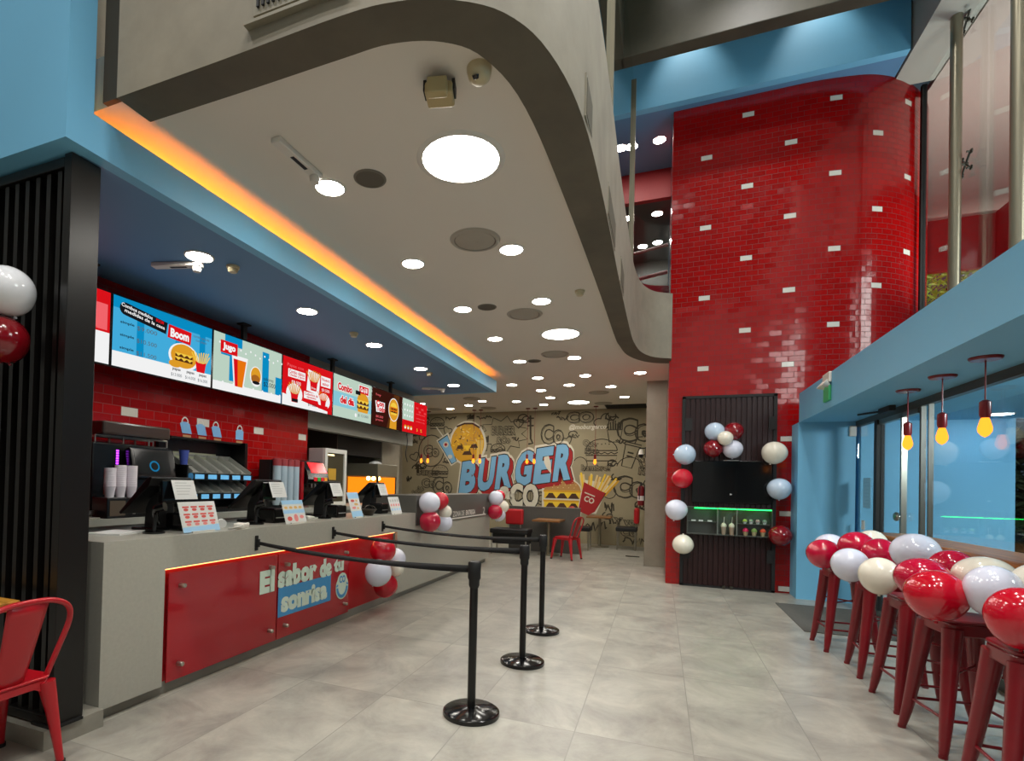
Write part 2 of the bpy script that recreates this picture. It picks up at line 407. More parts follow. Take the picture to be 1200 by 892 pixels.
# upper storey
sbox('wall_upper_blue', M_blue, -3.2, 3.0, 8.68, 8.80, 7.402, 9.2)
sbox('ceiling_mezzanine', M_blueshade, -3.2, 3.0, 8.80, 10.43, 7.402, 7.5)
sbox('wall_mezzanine_red', M_redwall, -3.2, .095, 10.43, 10.55, 6.86, 7.6)
sbox('ceiling_mezzanine_rear', pm('dark_grey_ceiling', '#3b3a37', .35), -3.2, .095, 10.55, 13.3, 6.86, 7.0)
sbox('wall_mezzanine_rear', pm('dark_grey_wall', '#5a5853', .4), -3.2, .095, 13.3, 13.4, 3.8, 6.86)
sbox('wall_mezzanine_left', M_conc, -3.35, -3.2, 1.9, 13.4, 3.8, 9.2)
b = MB(); b.box(-.62, 3.0, 7.66, 7.87, 7.5, 9.2); b.box(-.80, -.58, -3, 7.87, 7.5, 9.2)
struct(b.build('ceiling_beam', M_concp, bevel=.01))
sbox('ceiling_upper', pm('upper_ceiling', '#8d8b84', .7), -6.6, 3.6, -3.2, 13.4, 9.2, 9.4)
sbox('ceiling_facade_beam', pm('pale_beam_paint', '#b5b0a6', .6), 3.02, 3.52, -3.2, 9.42, 7.38, 9.2)
# front and side enclosure behind the camera
sbox('wall_front', pm('pale_wall_paint', '#a9a9a4', .6), -6.6, 3.45, -3.2, -3.05, 0, 9.2)
sbox('wall_side_left', pm('grey_side_wall', '#8f8d88', .6), -6.75, -6.6, -3.2, 1.9, 0, 9.2)
# entrance side
sbox('ceiling_entrance', M_blue, 1.76, 4.9, -3.05, 8.52, 2.42, 2.82)
sbox('wall_entrance', M_blue, 1.755, 2.41, 8.52, 8.98, 0, 2.42)
sbox('wall_outside', M_blue, 2.46, 4.0, 8.50, 8.70, 0, 2.42)
sbox('trim_entrance', pm('pale_plinth', '#b8b6ae', .6), 2.55, 3.95, 8.2, 8.5, 0, .74)
# ground floor glazing
w1 = thing('window_1', 'clear shop window behind the wooden bar, grey metal frame', 'window'); del w1['label'], w1['category']; struct(w1)
f = MB(); f.box(2.40, 2.46, -3.05, 8.5, 2.345, 2.42); f.box(2.40, 2.46, -3.05, 6.6, 0, .09)
f.box(2.41, 2.45, 6.63, 6.67, 0, 2.345); f.box(2.41, 2.45, 6.47, 6.49, .09, 2.345)
f.box(2.395, 2.465, 3.2, 3.25, .09, 2.345); f.box(2.395, 2.465, 0, .05, .09, 2.345)
f.build('window_frame', pm('window_frame_metal', '#4b4942', .4, .3), w1)
MB().box(2.425, 2.435, -3.05, 6.64, .09, 2.345).build('pane', M_glassf, w1)
d1 = thing('door_1', 'x', 'x'); del d1['label'], d1['category']; struct(d1)
f = MB(); f.box(2.39, 2.47, 7.73, 7.82, 0, 2.345); f.build('door_frame', M_blackm, d1)
f = MB(); f.box(2.405, 2.455, 7.07, 7.11, 0, 2.345); f.box(2.405, 2.455, 6.70, 7.72, 2.29, 2.345); f.box(2.405, 2.455, 6.70, 7.72, 0, .08)
leaf = f.build('door_leaf', pm('door_stile_steel', '#8d8a80', .3, .8), d1)
MB().box(2.425, 2.435, 6.70, 7.73, .08, 2.29).build('pane', M_glassf, d1)
MB().box(2.425, 2.435, 7.82, 8.50, 0, 2.345).build('side_pane', M_glassf, d1)
k = MB(); k.M = T(2.40, 7.09, 1.22) @ RY(-PI/2); k.lathe([(.02, 0), (.02, .008), (.044, .014), (.05, .03), (.042, .046), (0, .052)], 16)
k.build('door_knob', M_steel, d1, smooth=40)
# upper glass facade
w2 = thing('window_2', 'x', 'x'); del w2['label'], w2['category']; struct(w2)
f = MB(); f.box(3.42, 3.48, 9.50, 9.56, 2.82, 7.4); f.build('window_frame', M_blackm, w2)
for y0, y1 in ((-3.05, 1.0), (1.02, 3.6), (3.62, 5.75), (5.77, 7.88), (7.9, 9.50)):
    MB().box(3.445, 3.455, y0, y1, 2.82, 7.39).build('pane', M_glassf, w2)
# mezzanine glazing over the parapet
w3 = thing('window_3', 'x', 'x'); del w3['label'], w3['category']; struct(w3)
for x, y in ((-.46, 8.15), (-.515, 5.2)):
    MB().box(x-.035, x+.035, y-.035, y+.035, 4.47, 7.5).build('window_post', M_steelp, w3)
for (a, b) in (((-.515, 5.2), (-.46, 8.15)), ((-.50, 2.9), (-.515, 5.2))):
    g = MB(); g.add([(*a, 4.47), (*b, 4.47), (*b, 7.5), (*a, 7.5)], [(0, 1, 2, 3)]); g.build('pane', M_glass, w3)
gp = [(-.44, 8.3), (-.30, 8.62), (-.08, 8.82), (.10, 8.89)]
g = MB()
for a, b in zip(smoothpath(gp, 4), smoothpath(gp, 4)[1:]): g.add([(*a, 4.47), (*b, 4.47), (*b, 5.6), (*a, 5.6)], [(0, 1, 2, 3)])
g.build('guard_pane', M_glass, w3)
# stair rails and red floor edge seen through the balcony opening
for k, (z, r) in enumerate(((5.70, .03), (5.22, .035))):
    tag(MB().tube([(-3.1, 10.1, z-.05), (-.45, 10.0, z), (.06, 9.95, z+.06)], r, 8).build('stair_rail', M_redm, smooth=40),
        ('upper' if k == 0 else 'lower')+' red stair rail crossing the opening above the curved balcony', 'rail', 'red rails on the upper floor')
g = MB(); cv = smoothpath([(-.62, 8.3), (-.50, 8.75), (-.25, 9.1), (.08, 9.25)], 6)
for a, b in zip(cv, cv[1:]): g.add([(*a, 4.47), (*b, 4.47), (*b, 4.78), (*a, 4.78)], [(0, 1, 2, 3)])
struct(g.build('trim_balcony', M_redm, smooth=40))
# outside: trees, car, and a made-up canopy for the glass reflection colours
sbox('ceiling_reflected_canopy', pm('reflection_pink_soffit', '#cdb6ab', .7), 3.53, 6.35, -6, 14.25, 7.36, 7.45)  # pink soffit and red fascia stand in for interior reflections
c = MB(); c.box(3.9, 6.5, 14.25, 14.37, 6.25, 7.45); c.box(6.36, 6.48, -6, 14.37, 6.22, 7.45)
struct(c.build('wall_reflected_fascia', M_redwall))
def tree(name, label, loc, h, rad, n, seed, mat):
    r = random.Random(seed); t = thing(name, label, 'tree', loc, 0, 'trees outside the glass')
    MB().tube([(0, 0, 0), (.05, 0, h*.4), (0, .06, h*.75)], [.11, .09, .04], 8).build('trunk', pm('bark', '#3c3022', .9), t, smooth=60)
    c = MB()
    for _ in range(n):
        th, ph, q = r.uniform(0, 2*PI), math.acos(r.uniform(-1, 1)), r.uniform(.35, 1)**.6
        p = Vector((math.sin(ph)*math.cos(th)*rad, math.sin(ph)*math.sin(th)*rad, h*.72+math.cos(ph)*rad*.85))*1
        p = Vector((p.x*q, p.y*q, h*.72+(p.z-h*.72)*q))
        R = (RZ(r.uniform(0, 6.3)) @ RX(r.uniform(-1, 1)) @ RY(r.uniform(-.6, .6)))
        c.M = T(*p) @ R; l = r.uniform(.09, .17)
        c.add([(0, -l, 0), (l*.38, 0, .02), (0, l, 0), (-l*.38, 0, .02)], [(0, 1, 2, 3)])
    c.build('crown', mat, t)
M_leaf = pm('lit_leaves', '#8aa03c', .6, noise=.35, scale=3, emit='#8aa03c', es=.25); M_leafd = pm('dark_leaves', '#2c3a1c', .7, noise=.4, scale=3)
tree('tree', 'bright green leafy tree seen under the red band beyond the upper glass', (6.7, 17.0, 0), 9.0, 2.2, 3600, 3, M_leaf)
tree('tree', 'dark leafy tree at the right edge beyond the shop window', (5.3, 10.6, 0), 2.4, 1.05, 2200, 5, M_leafd)
# parked car outside, mostly behind the tree
car = thing('car', 'dark parked car on the street beyond the shop window', 'car', (7.4, 12.5, -.04))
body = MB(); side = [(-2.1, .35), (-2.15, .75), (-1.3, .92), (-.7, 1.38), (.75, 1.4), (1.45, .98), (2.1, .9), (2.15, .4)]
body.M = FX; body.prism(side, -.8, .8); body.build('body', pm('dark_car_paint', '#23262a', .25), car, bevel=.06)
gl = MB(); gl.M = FX; gl.prism([(-1.15, .95), (-.65, 1.31), (.7, 1.33), (1.28, .97)], -.815, .815); gl.build('side_window', M_gblack, car)
for y in (-1.35, 1.35):
    for x in (-.78, .78):
        q = MB(); q.M = T(x, y, .32) @ RY(PI/2); q.lathe([(.32, -.1), (.33, -.08), (.33, .08), (.32, .1)], 20); q.build('wheel', M_blackm, car, smooth=40)
for x in (-.6, .6):
    q = MB(); q.cbox((x, -2.12, .68), (.3, .06, .12)); q.build('headlamp', M_white, car)

# ================================================================== CEILING FITTINGS
def make_downlight(r, mat, label, group):
    t = thing('ceiling_light', label, 'ceiling light', (0, 0, 0), 0, group)
    MB().lathe([(r*.97, -.001), (r*.99, -.009), (r*1.1, -.009), (r*1.14, 0)], 28).build('trim_ring', M_white, t, smooth=50)
    MB().disc(0, 0, -.006, r, n=28).build('diffuser', mat, t)
    return t
SG, LG = 'small round downlights', 'large round ceiling lights'
small = None
def put_small(x, y, z, label):
    global small
    if small is None: small = make_downlight(.098, M_lamp, label, SG); small.location = (x, y, z); return
    dup(small, (x, y, z), label=label, group=SG)
for i, y in enumerate((3.06, 4.39, 5.73, 7.03, 8.43, 9.81)):
    put_small(-2.17, y, ZC, f'small round downlight in the white ceiling, {ORD[i]} of the row running beside the orange cove')
for i, (x, y) in enumerate(((-1.23, 4.40), (-1.25, 5.74), (-1.29, 8.42), (-1.30, 9.82))):
    put_small(x, y, ZC, f'small round downlight in the white ceiling, {ORD[i]} of the row beside the concrete parapet')
back = [(-2.82, 10.35, 'left of the cove row end'), (-1.72, 10.64, 'just past the two long rows'), (-2.38, 11.1, 'in front of the third large disc'),
        (-2.37, 12.06, 'left of the third large disc'), (-.95, 11.02, 'right of the third large disc'), (-.36, 9.83, 'nearest the concrete column'),
        (-.77, 12.33, 'in front of the long black air grille'), (-2.72, 13.03, 'above the middle of the painted word'), (-3.26, 12.42, 'above the second painted letter'),
        (-4.05, 12.17, 'above the first painted letter'), (-4.6, 12.75, 'above the painted round burger'), (-5.29, 13.2, 'above the painted blue cup'), (-5.69, 12.2, 'beside the last menu screen')]
for x, y, w in back: put_small(x, y, ZC, f'small round downlight over the seating, {w}')
for i, y in enumerate((3.09, 4.46, 5.83, 7.24, 8.61)):
    put_small(-3.40, y, ZS, f'small round downlight in the blue soffit over the counter, {ORD[i]} from the front')
big = make_downlight(.245, M_lampbig, 'large round glowing ceiling light nearest the front, beside the dome camera', LG); big.location = (-1.2, 3.07, ZC)
dup(big, (-1.27, 7.07, ZC), label='large round glowing ceiling light halfway along the white ceiling', group=LG)
dup(big, (-1.85, 12.88, ZC), label='large round glowing ceiling light at the back over the seating', group=LG)
# upper floor downlights
for x, y, z, w in ((-.11, 9.54, 7.402, 'in the blue upper soffit beside the red tiled wall'), (-.56, 9.57, 7.402, 'in the blue upper soffit, middle one'), (-.74, 9.54, 7.402, 'in the blue upper soffit behind the glass post'),
                   (-.14, 11.0, 6.86, 'in the dark upper ceiling, nearest of its four'), (-.72, 11.0, 6.86, 'in the dark upper ceiling behind the glass post'), (-.14, 12.3, 6.86, 'in the dark upper ceiling, far right'), (-.45, 12.4, 6.86, 'in the dark upper ceiling, far left')):
    put_small(x, y, z, 'round downlight '+w)
# round air diffusers and speakers
AV = 'round ceiling air diffusers'
def make_diffuser(label):
    t = thing('ceiling_vent', label, 'air vent', (0, 0, 0), 0, AV)
    m1 = pm('vent_pale_grey', '#a59e90', .5)
    MB().lathe([(.17, -.002), (.175, -.016), (.20, -.014), (.212, 0)], 32).build('rim', m1, t, smooth=40)
    MB().disc(0, 0, -.002, .172, n=32).build('dark_core', pm('vent_dark', '#2c2924', .8), t)
    for k, (a, b) in enumerate(((.02, .05), (.066, .092), (.108, .132), (.146, .166))):
        MB().lathe([(a, -.022+.003*k), (b, -.012), (b, -.006), (a, -.016+.003*k)], 32).build('vane_ring', m1, t, smooth=40)
    return t
df = make_diffuser('round ringed air diffuser right of the second cove-row downlight'); df.location = (-1.47, 4.13, ZC)
for x, y, w in ((-1.53, 6.12, 'round ringed air diffuser in front of the middle large light'), (-1.54, 8.12, 'round ringed air diffuser just behind the middle large light'), (-1.25, 11.65, 'round ringed air diffuser in front of the back large light'),
                (-1.30, 13.15, 'round ringed air diffuser nearest the long black grille'), (-4.24, 13.29, 'round ringed air diffuser above the painted burger'), (-4.17, 11.76, 'round ringed air diffuser behind the end of the blue soffit'), (-5.75, 13.2, 'round ringed air diffuser behind the last menu screen')):
    dup(df, (x, y, ZC), label=w, group=AV)
SP = 'round grey ceiling speakers'
def speaker(x, y, label):
    t = thing('ceiling_speaker', label, 'speaker', (x, y, ZC), 0, SP)
    MB().lathe([(.095, -.001), (.095, -.008), (.108, -.006), (.11, 0)], 28).build('rim', pm('vent_grey', '#6f695d', .55), t, smooth=40)
    MB().disc(0, 0, -.006, .096, n=28).build('grille', pm('speaker_mesh', '#5e584c', .8), t)
for x, y, w in ((-1.85, 3.06, 'round grey ceiling speaker beside the frontmost cove-row downlight'), (-1.88, 5.75, 'round grey ceiling speaker beside the third cove-row downlight'), (-1.94, 8.47, 'round grey ceiling speaker beside the fifth cove-row downlight')): speaker(x, y, w)
# long air grille over the back wall
t = thing('air_grille', 'long black rectangular air grille in the ceiling near the column', 'air vent', (-.82, 13.75, ZC))
MB().box(-.48, .48, -.32, .32, -.012, 0).build('frame', M_blackm, t)
g = MB()
for k in range(7): g.box(-.45, .45, -.28+.08*k, -.25+.08*k, -.02, -.012)
g.build('louvres', pm('grille_dark', '#1d1b18', .5), t)
# projector box, dome camera, smoke detector, sensors
t = thing('ceiling_projector', 'cream ceiling projector box hanging between the front large light and the parapet', 'projector', (-1.07, 2.42, ZC), .25)
MB().box(-.025, .025, -.025, .025, -.04, 0).build('mount', M_blackm, t)
MB().box(-.07, .07, -.05, .07, -.10, -.04).build('body', pm('cream_plastic', '#b5a273', .5), t, bevel=.012)
MB().box(-.05, .05, -.10, -.05, -.135, -.055).build('hood', pm('cream_plastic', '#b5a273', .5), t, bevel=.008)
for sx in (-1, 1): MB().box(sx*.072-.008, sx*.072+.008, -.03, .04, -.075, -.02).build('bracket', M_blackm, t)
t = thing('ceiling_camera', 'cream dome security camera on the ceiling by the parapet curve', 'camera', (-.86, 2.42, ZC))
MB().lathe([(0, -.075), (.03, -.07), (.052, -.05), (.06, -.02), (.062, 0)], 24).build('body', pm('cream_white_plastic', '#c4b590', .4), t, smooth=60)
d = MB(); d.M = T(-.005, -.04, -.06) @ RX(.6); d.lathe([(0, -.02), (.014, -.016), (.018, 0)], 14); d.build('lens', M_gblack, t, smooth=60)
SD = 'small ceiling sensors'
def sensor(x, y, z, label, r=.05):
    t = thing('smoke_detector', label, 'sensor', (x, y, z), 0, SD)
    MB().lathe([(r*.62, -.05), (r*.75, -.042), (r*.8, -.022)], 20).build('dome', pm('cream_white_plastic', '#c4b590', .4), t, smooth=50)
    MB().lathe([(r*.8, -.022), (r, -.018), (r*1.05, 0)], 20).build('base', pm('cream_white_plastic', '#c4b590', .4), t, smooth=50)
for x, y, z, w in ((-.81, 5.57, ZC, 'cream smoke detector on the white ceiling near the parapet'), (-3.29, 3.33, ZS, 'round cream sensor on the blue soffit beside its first downlight'), (-3.36, 5.29, ZS, 'round cream sensor on the blue soffit before its third downlight'), (-3.4, 7.56, ZS, 'tiny cream sensor on the blue soffit behind its fourth downlight')): sensor(x, y, z, w)
# emergency luminaires
EG = 'white emergency lights on the ceilings'
def emergency(x, y, z, rz, label):
    t = thing('ceiling_emergency_light', label, 'emergency light', (x, y, z), rz, EG)
    MB().box(-.035, .035, -.21, .21, -.035, 0).build('housing', M_white, t, bevel=.006)
    MB().box(-.013, .013, -.06, .08, -.037, -.034).build('dark_label', M_blackm, t)
    h = MB(); h.lathe([(.0, -.06), (.03, -.055), (.035, -.02), (.02, 0)], 16, (0, .17, -.02)); h.build('lamp_head', M_white, t, smooth=50)
emergency(-2.16, 2.70, ZC, -.02, 'white emergency light bar on the white ceiling at the front downlight')
emergency(-3.68, 3.13, ZS, -1.3, 'white emergency light bar on the blue soffit at its first downlight')
emergency(-3.85, 8.76, ZS, -1.0, 'white emergency light bar on the blue soffit at its far end')
# cove strip of warm light
t = MB().box(-3.27, -3.20, 2.15, 9.3, ZS+.08, ZS+.10).build('cove_light', em('warm_led', '#ff8224', 58))
tag(t, 'warm orange light strip hidden on top of the blue soffit edge', 'cove light')
# grille and slots on the parapet
t = thing('air_grille', 'slatted air grille on the near face of the raw concrete parapet', 'air vent', (-1.53, 1.9, 3.60))
MB().box(-.26, .24, -.012, .02, 0, .30).build('frame', pm('vent_concrete_grey', '#8d8674', .5), t)
g = MB()
for k in range(16): g.box(-.235+.029*k, -.222+.029*k, -.022, -.010, .03, .28)
g.build('slats', M_blackm, t)
MB().box(-.30, .27, -.03, .02, -.045, -.03).build('ledge', pm('vent_concrete_grey', '#8d8674', .5), t)
for i, (y0, y1, x) in enumerate(((2.93, 3.33, -.419), (4.05, 4.72, -.400), (5.40, 5.86, -.400))):
    t = thing('slot_vent', f'thin flush slot vent on the long parapet side, {ORD[i]} from the front', 'air vent', (x, (y0+y1)/2, 3.5), 0, 'slot vents on the parapet')
    h = (y1-y0)/2
    q = MB(); q.box(-.01, .006, -h, h, 0, .24); q.build('frame', pm('vent_concrete_grey', '#8d8674', .5), t)
    q = MB(); q.box(-.01, .009, -h*.93, h*.93, .02, .22); q.build('dark_slot', pm('slot_grey', '#55503f', .7), t)

# ================================================================== COUNTER
CX = -3.02
t = thing('service_counter', 'long grey stone service counter with a red glass front panel', 'counter', (CX, 2.13, 0))
L = 9.70-2.13
c = MB()
# front skin with a recess for the red panel: y from .42 to 3.74 (local), z .09 to .84
c.box(-.03, 0, 0, .42, .075, 1.06); c.box(-.03, 0, 3.74, 4.25, .075, 1.06); c.box(-.05, -.041, 4.25, L, .88, 1.06); c.box(-.03, 0, 4.25, L, .075, .885); c.box(-.03, 0, .42, 3.74, .845, 1.06)
c.box(-.62, -.03, 0, 4.25, 1.02, 1.06); c.box(-.62, -.05, 4.25, L, 1.02, 1.06); c.box(-.62, -.03, 0, .03, .075, 1.02); c.box(-.62, -.05, L-.03, L, .075, 1.02)
c.build('body', M_counter, t)
MB().box(-.58, -.055, .03, L-.05, 0, .08).build('toe_kick', M_toe, t)
c = MB(); c.box(-.075, -.06, .42, 3.74, .08, .845); c.build('recess_back', M_redback, t)
c = MB(); c.box(-.055, -.035, .43, 3.73, .832, .842); c.build('light_strip', em('recess_led', '#ffb46a', 3.5), t)
for i, (a, b) in enumerate(((.455, 1.53), (1.545, 2.66))):
    p = MB().box(-.012, -.004, a, b, .085, .815).build('glass_panel', M_redp, t)
    for y in (a+.09, b-.09):
        for z in (.19, .72):
            q = MB(); q.M = T(-.06, y, z) @ RY(PI/2); q.lathe([(.011, 0), (.011, .056), (.016, .057), (.016, .10), (.013, .104), (0, .104)], 14)
            q.build('standoff', M_steel, p, smooth=40)
M_vin, M_vinb = pm('pale_vinyl', '#cfe0cf', .4), pm('blue_vinyl', '#3f8fc4', .4)
v = MB(); v.M = FX
LB = dict(offset=.035)
v.text('El', 1.405, .605, .18, .19, .0012, 0, offset=.07); v.text('sabor', 1.812, .618, .55, .195, .0012, 0, offset=.07); v.text('de', 2.235, .607, .20, .18, .0012, 0, offset=.07); v.text('tu', 2.46, .603, .18, .135, .0012, 0, offset=.07)
v.add([(1.545, .27, .001), (2.325, .27, .001), (2.325, .525, .001), (1.545, .525, .001)], [(0, 1, 2, 3)], 1)
v.text('sonrisa', 1.925, .39, .68, .175, .002, 0, offset=.07)
# smiling emblem: white outline, blue smile, white centre with the two letters as eyes
v.disc(2.53, .37, .0008, .115, .125, 28, 0); v.disc(2.53, .445, .0007, .085, .07, 20, 0)
v.strip([(2.53+.088*math.cos(a), .375+.10*math.sin(a)) for a in [PI*1.02+PI*.96*i/16 for i in range(17)]], .032, .002, 1)
v.strip([(2.425, .385), (2.455, .40)], .02, .002, 1); v.strip([(2.61, .40), (2.635, .385)], .02, .002, 1)
v.text('CO', 2.53, .45, .11, .075, .0022, 1, offset=.04)
v.build('slogan', [M_vin, M_vinb], t)
counter = t
MB().box(-.04, .014, 4.25, L, .89, 1.06).build('pickup_band', M_counterd, counter)
v = MB(); v.M = T(.0142, 0, 0) @ FX
v.text('ZONA DE', 5.85, .985, .52, .085, .001, 0); v.text('ENTREGA', 6.42, .985, .48, .085, .001, 0, offset=.03)
v.text('2', 7.15, .99, .12, .12, .001, 0)
v.add([(5.35, .905, .001), (7.3, .905, .001), (7.3, .925, .001), (5.35, .925, .001)], [(0, 1, 2, 3)], 0)
v.build('pickup_lettering', M_white, counter)
# raised pick-up end of the counter
t = thing('pickup_screen', 'dark grey pick-up screen standing on the far end of the counter', 'screen', (CX, 2.13, 1.06))
MB().box(-.60, -.04, 4.25, L, 0, .23).build('panel', M_counterd, t)
MB().box(-.04, .014, 4.25, L, 0, .23).build('front_panel', M_counterd, t)
# back counter
t = thing('back_counter', 'pale grey back counter under the menu screens carrying the machines', 'counter', (-4.59, 2.2, 0))
MB().box(0, .59, 0, 6.6, 1.06, 1.115).build('worktop', pm('back_worktop', '#a3a59a', .35), t)
MB().box(0, .55, .03, 6.55, 0, 1.06).build('cabinet_front', pm('back_cabinet', '#b0b2ac', .5), t)
# ------------------------------------------------------------------ menu screens
def fries(mb, x, y, s, red, yel, z=.001):
    """picture of a red carton of fries, s = carton height"""
    r = random.Random(int(x*977+y*31))
    for k in range(9):
        a = (k-4)*.13+r.uniform(-.05, .05); bx = x+(k-4)*s*.085
        h = s*r.uniform(.75, 1.0); dx, dy = math.sin(a)*h, math.cos(a)*h; w = s*.045
        mb.add([(bx-w, y, z), (bx+w, y, z), (bx+dx+w, y+dy, z), (bx+dx-w, y+dy, z)], [(0, 1, 2, 3)], yel)
    mb.poly([(x-s*.32, y-s*.5, z+.0006), (x+s*.32, y-s*.5, z+.0006), (x+s*.45, y+s*.22, z+.0006), (x+s*.2, y+s*.12, z+.0006), (x-s*.2, y+s*.12, z+.0006), (x-s*.45, y+s*.22, z+.0006)], red)
def burger(mb, x, y, w, bun, cheese, patty, z=.001, dbl=True):
    """picture of a burger about w wide: top bun, cheese corners, patties, bottom bun"""
    mb.disc(x, y+w*.12, z, w*.5, w*.36, 24, bun, 0, PI)
    k = y+w*.12
    for i in range(2 if dbl else 1):
        mb.add([(x-w*.5, k-w*.17, z), (x+w*.5, k-w*.17, z), (x+w*.5, k, z), (x-w*.5, k, z)], [(0, 1, 2, 3)], patty)
        for j in (-1, 0, 1):
            mb.poly([(x+j*w*.33-w*.17, k, z+.0005), (x+j*w*.33, k-w*.13, z+.0005), (x+j*w*.33+w*.17, k, z+.0005)], cheese)
        mb.add([(x-w*.51, k-w*.025, z+.0004), (x+w*.51, k-w*.025, z+.0004), (x+w*.51, k+w*.02, z+.0004), (x-w*.51, k+w*.02, z+.0004)], [(0, 1, 2, 3)], cheese)
        k -= w*.2
    mb.poly([(x-w*.48, k+w*.03, z), (x-w*.42, k-w*.12, z), (x+w*.42, k-w*.12, z), (x+w*.48, k+w*.03, z)], bun)
def rect(mb, x0, x1, y0, y1, m, z=.0006, sk=0):
    mb.add([(x0, y0, z), (x1, y0+sk, z), (x1, y1+sk, z), (x0, y1, z)], [(0, 1, 2, 3)], m)
PAL = ['#e3141c', '#ffffff', '#46b4e6', '#1a1a1e', '#e9a32a', '#b06a24', '#5a3216', '#8fd0e0', '#0a93cc', '#f37a10', '#3a1710', '#c5dccb', '#ffd44a', '#ff6a70', '#5d6a72']
SM = [scr(c) for c in PAL]
RED, WHT, SKY, INK, GLD, TAN, BRN, PALE, CYN, ORG, CHOC, MINT, YEL, PINK, GRY = range(15)
SW, SH = 1.052, .60
def make_screen(i, label, draw):
    y0 = 1.965+1.078*i
    t = thing('hanging_menu_screen', label, 'screen', (-4.30, y0, 2.385), 0, 'menu screens in a row')
    MB().box(-.05, 0, -.012, SW+.012, -.012, SH+.012).build('bezel', M_gblack, t)
    d = MB(); d.M = T(.002, 0, 0) @ FX; draw(d); d.build('display', SM, t)
    return t
def d0(d):
    rect(d, 0, SW, 0, SH, WHT, 0); rect(d, 0, SW, .26, SH, RED, .0005)
    d.text('bu', .78, .43, .50, .31, .001, PINK, offset=.05); d.text('$9.200', .80, .07, .26, .06, .001, INK)
def d1(d):
    rect(d, 0, SW, 0, SH, SKY, 0); rect(d, 0, SW, 0, .13, WHT, .0005)
    for x in (.22, .62, .9): rect(d, x, x+.07, .13, .50, CYN, .0004)
    rect(d, .0, SW, .5, SH, CYN, .0004)
    for a, b in ((.06, .52),): d.strip([(a+.05, .51), (b, .455)], .11, .0008, INK); d.disc(a+.05, .51, .0008, .055, n=16, m=INK)
    d.text('Combos medidos', .22, .525, .30, .032, .0014, WHT, offset=.02, rot=-.12); d.text('BOOM', .445, .50, .08, .03, .0014, RED, offset=.04, rot=-.12)
    d.text('medidas de la casa', .30, .475, .40, .03, .0014, WHT, offset=.02, rot=-.12)
    d.poly([(.53, .38, .001), (.79, .365, .001), (.80, .49, .001), (.54, .505, .001)], RED); d.text('Boom', .665, .435, .21, .085, .0016, WHT, offset=.05)
    d.text('combo grande\ncon papas', .92, .45, .2, .07, .001, GRY)
    for k, (y, s) in enumerate(((.375, '$9.000'), (.265, '$10.500'), (.155, '$11.500'))):
        d.text('simple', .13, y+.012, .13, .03, .001, INK, offset=.02); d.text(s, .32, y, .2, .042, .001, GRY)
    d.disc(.72, .235, .0008, .175, .13, 24, WHT); d.disc(.72, .24, .0012, .15, .115, 24, GLD); burger(d, .72, .235, .2, GLD, YEL, BRN, .0016); d.disc(.62, .15, .0014, .07, .035, 14, GLD)
    fries(d, .92, .20, .15, RED, YEL, .0016)
    for x, s in ((.64, '$13.000'), (.80, '$14.000'), (.95, '$16.000')): d.text('papas', x, .095, .09, .028, .001, INK, offset=.02); d.text(s, x, .045, .12, .034, .001, GRY)
def d2(d):
    rect(d, 0, SW, 0, SH, MINT, 0)
    for x, a, b in ((.22, .12, .42), (.72, .05, .55), (.95, 0, .3)): rect(d, x, x+.11, a, b, CYN, .0004)
    rect(d, .15, .4, .5, SH, CYN, .0004); rect(d, .1, .3, .38, .43, CYN, .0005); rect(d, 0, SW, 0, .09, WHT, .0005)
    for k in range(14): d.disc(.08+.075*k, .50-.02*(k % 3), .0007, .012, n=8, m=WHT); d.disc(.06+.075*k, .08+.01*(k % 2), .0007, .014, n=8, m=WHT)
    d.poly([(.29, .06, .001), (.43, .06, .001), (.49, .41, .001), (.25, .41, .001)], WHT); d.poly([(.305, .075, .0015), (.415, .075, .0015), (.465, .37, .0015), (.275, .37, .0015)], ORG); d.poly([(.305, .075, .0018), (.345, .075, .0018), (.335, .37, .0018), (.275, .37, .0018)], RED)
    rect(d, .09, .33, .40, .53, RED, .002); d.text('Jugo', .21, .465, .18, .09, .0026, WHT, offset=.05)
    d.disc(.62, .24, .001, .095, .115, 22, WHT); d.disc(.62, .25, .0014, .08, .095, 22, GLD); d.disc(.615, .21, .0018, .07, .05, 18, TAN); d.disc(.625, .17, .0019, .06, .02, 14, INK)
    d.text('sabores', .83, .245, .17, .04, .001, INK); d.text('$2.000', .85, .18, .2, .06, .001, INK)
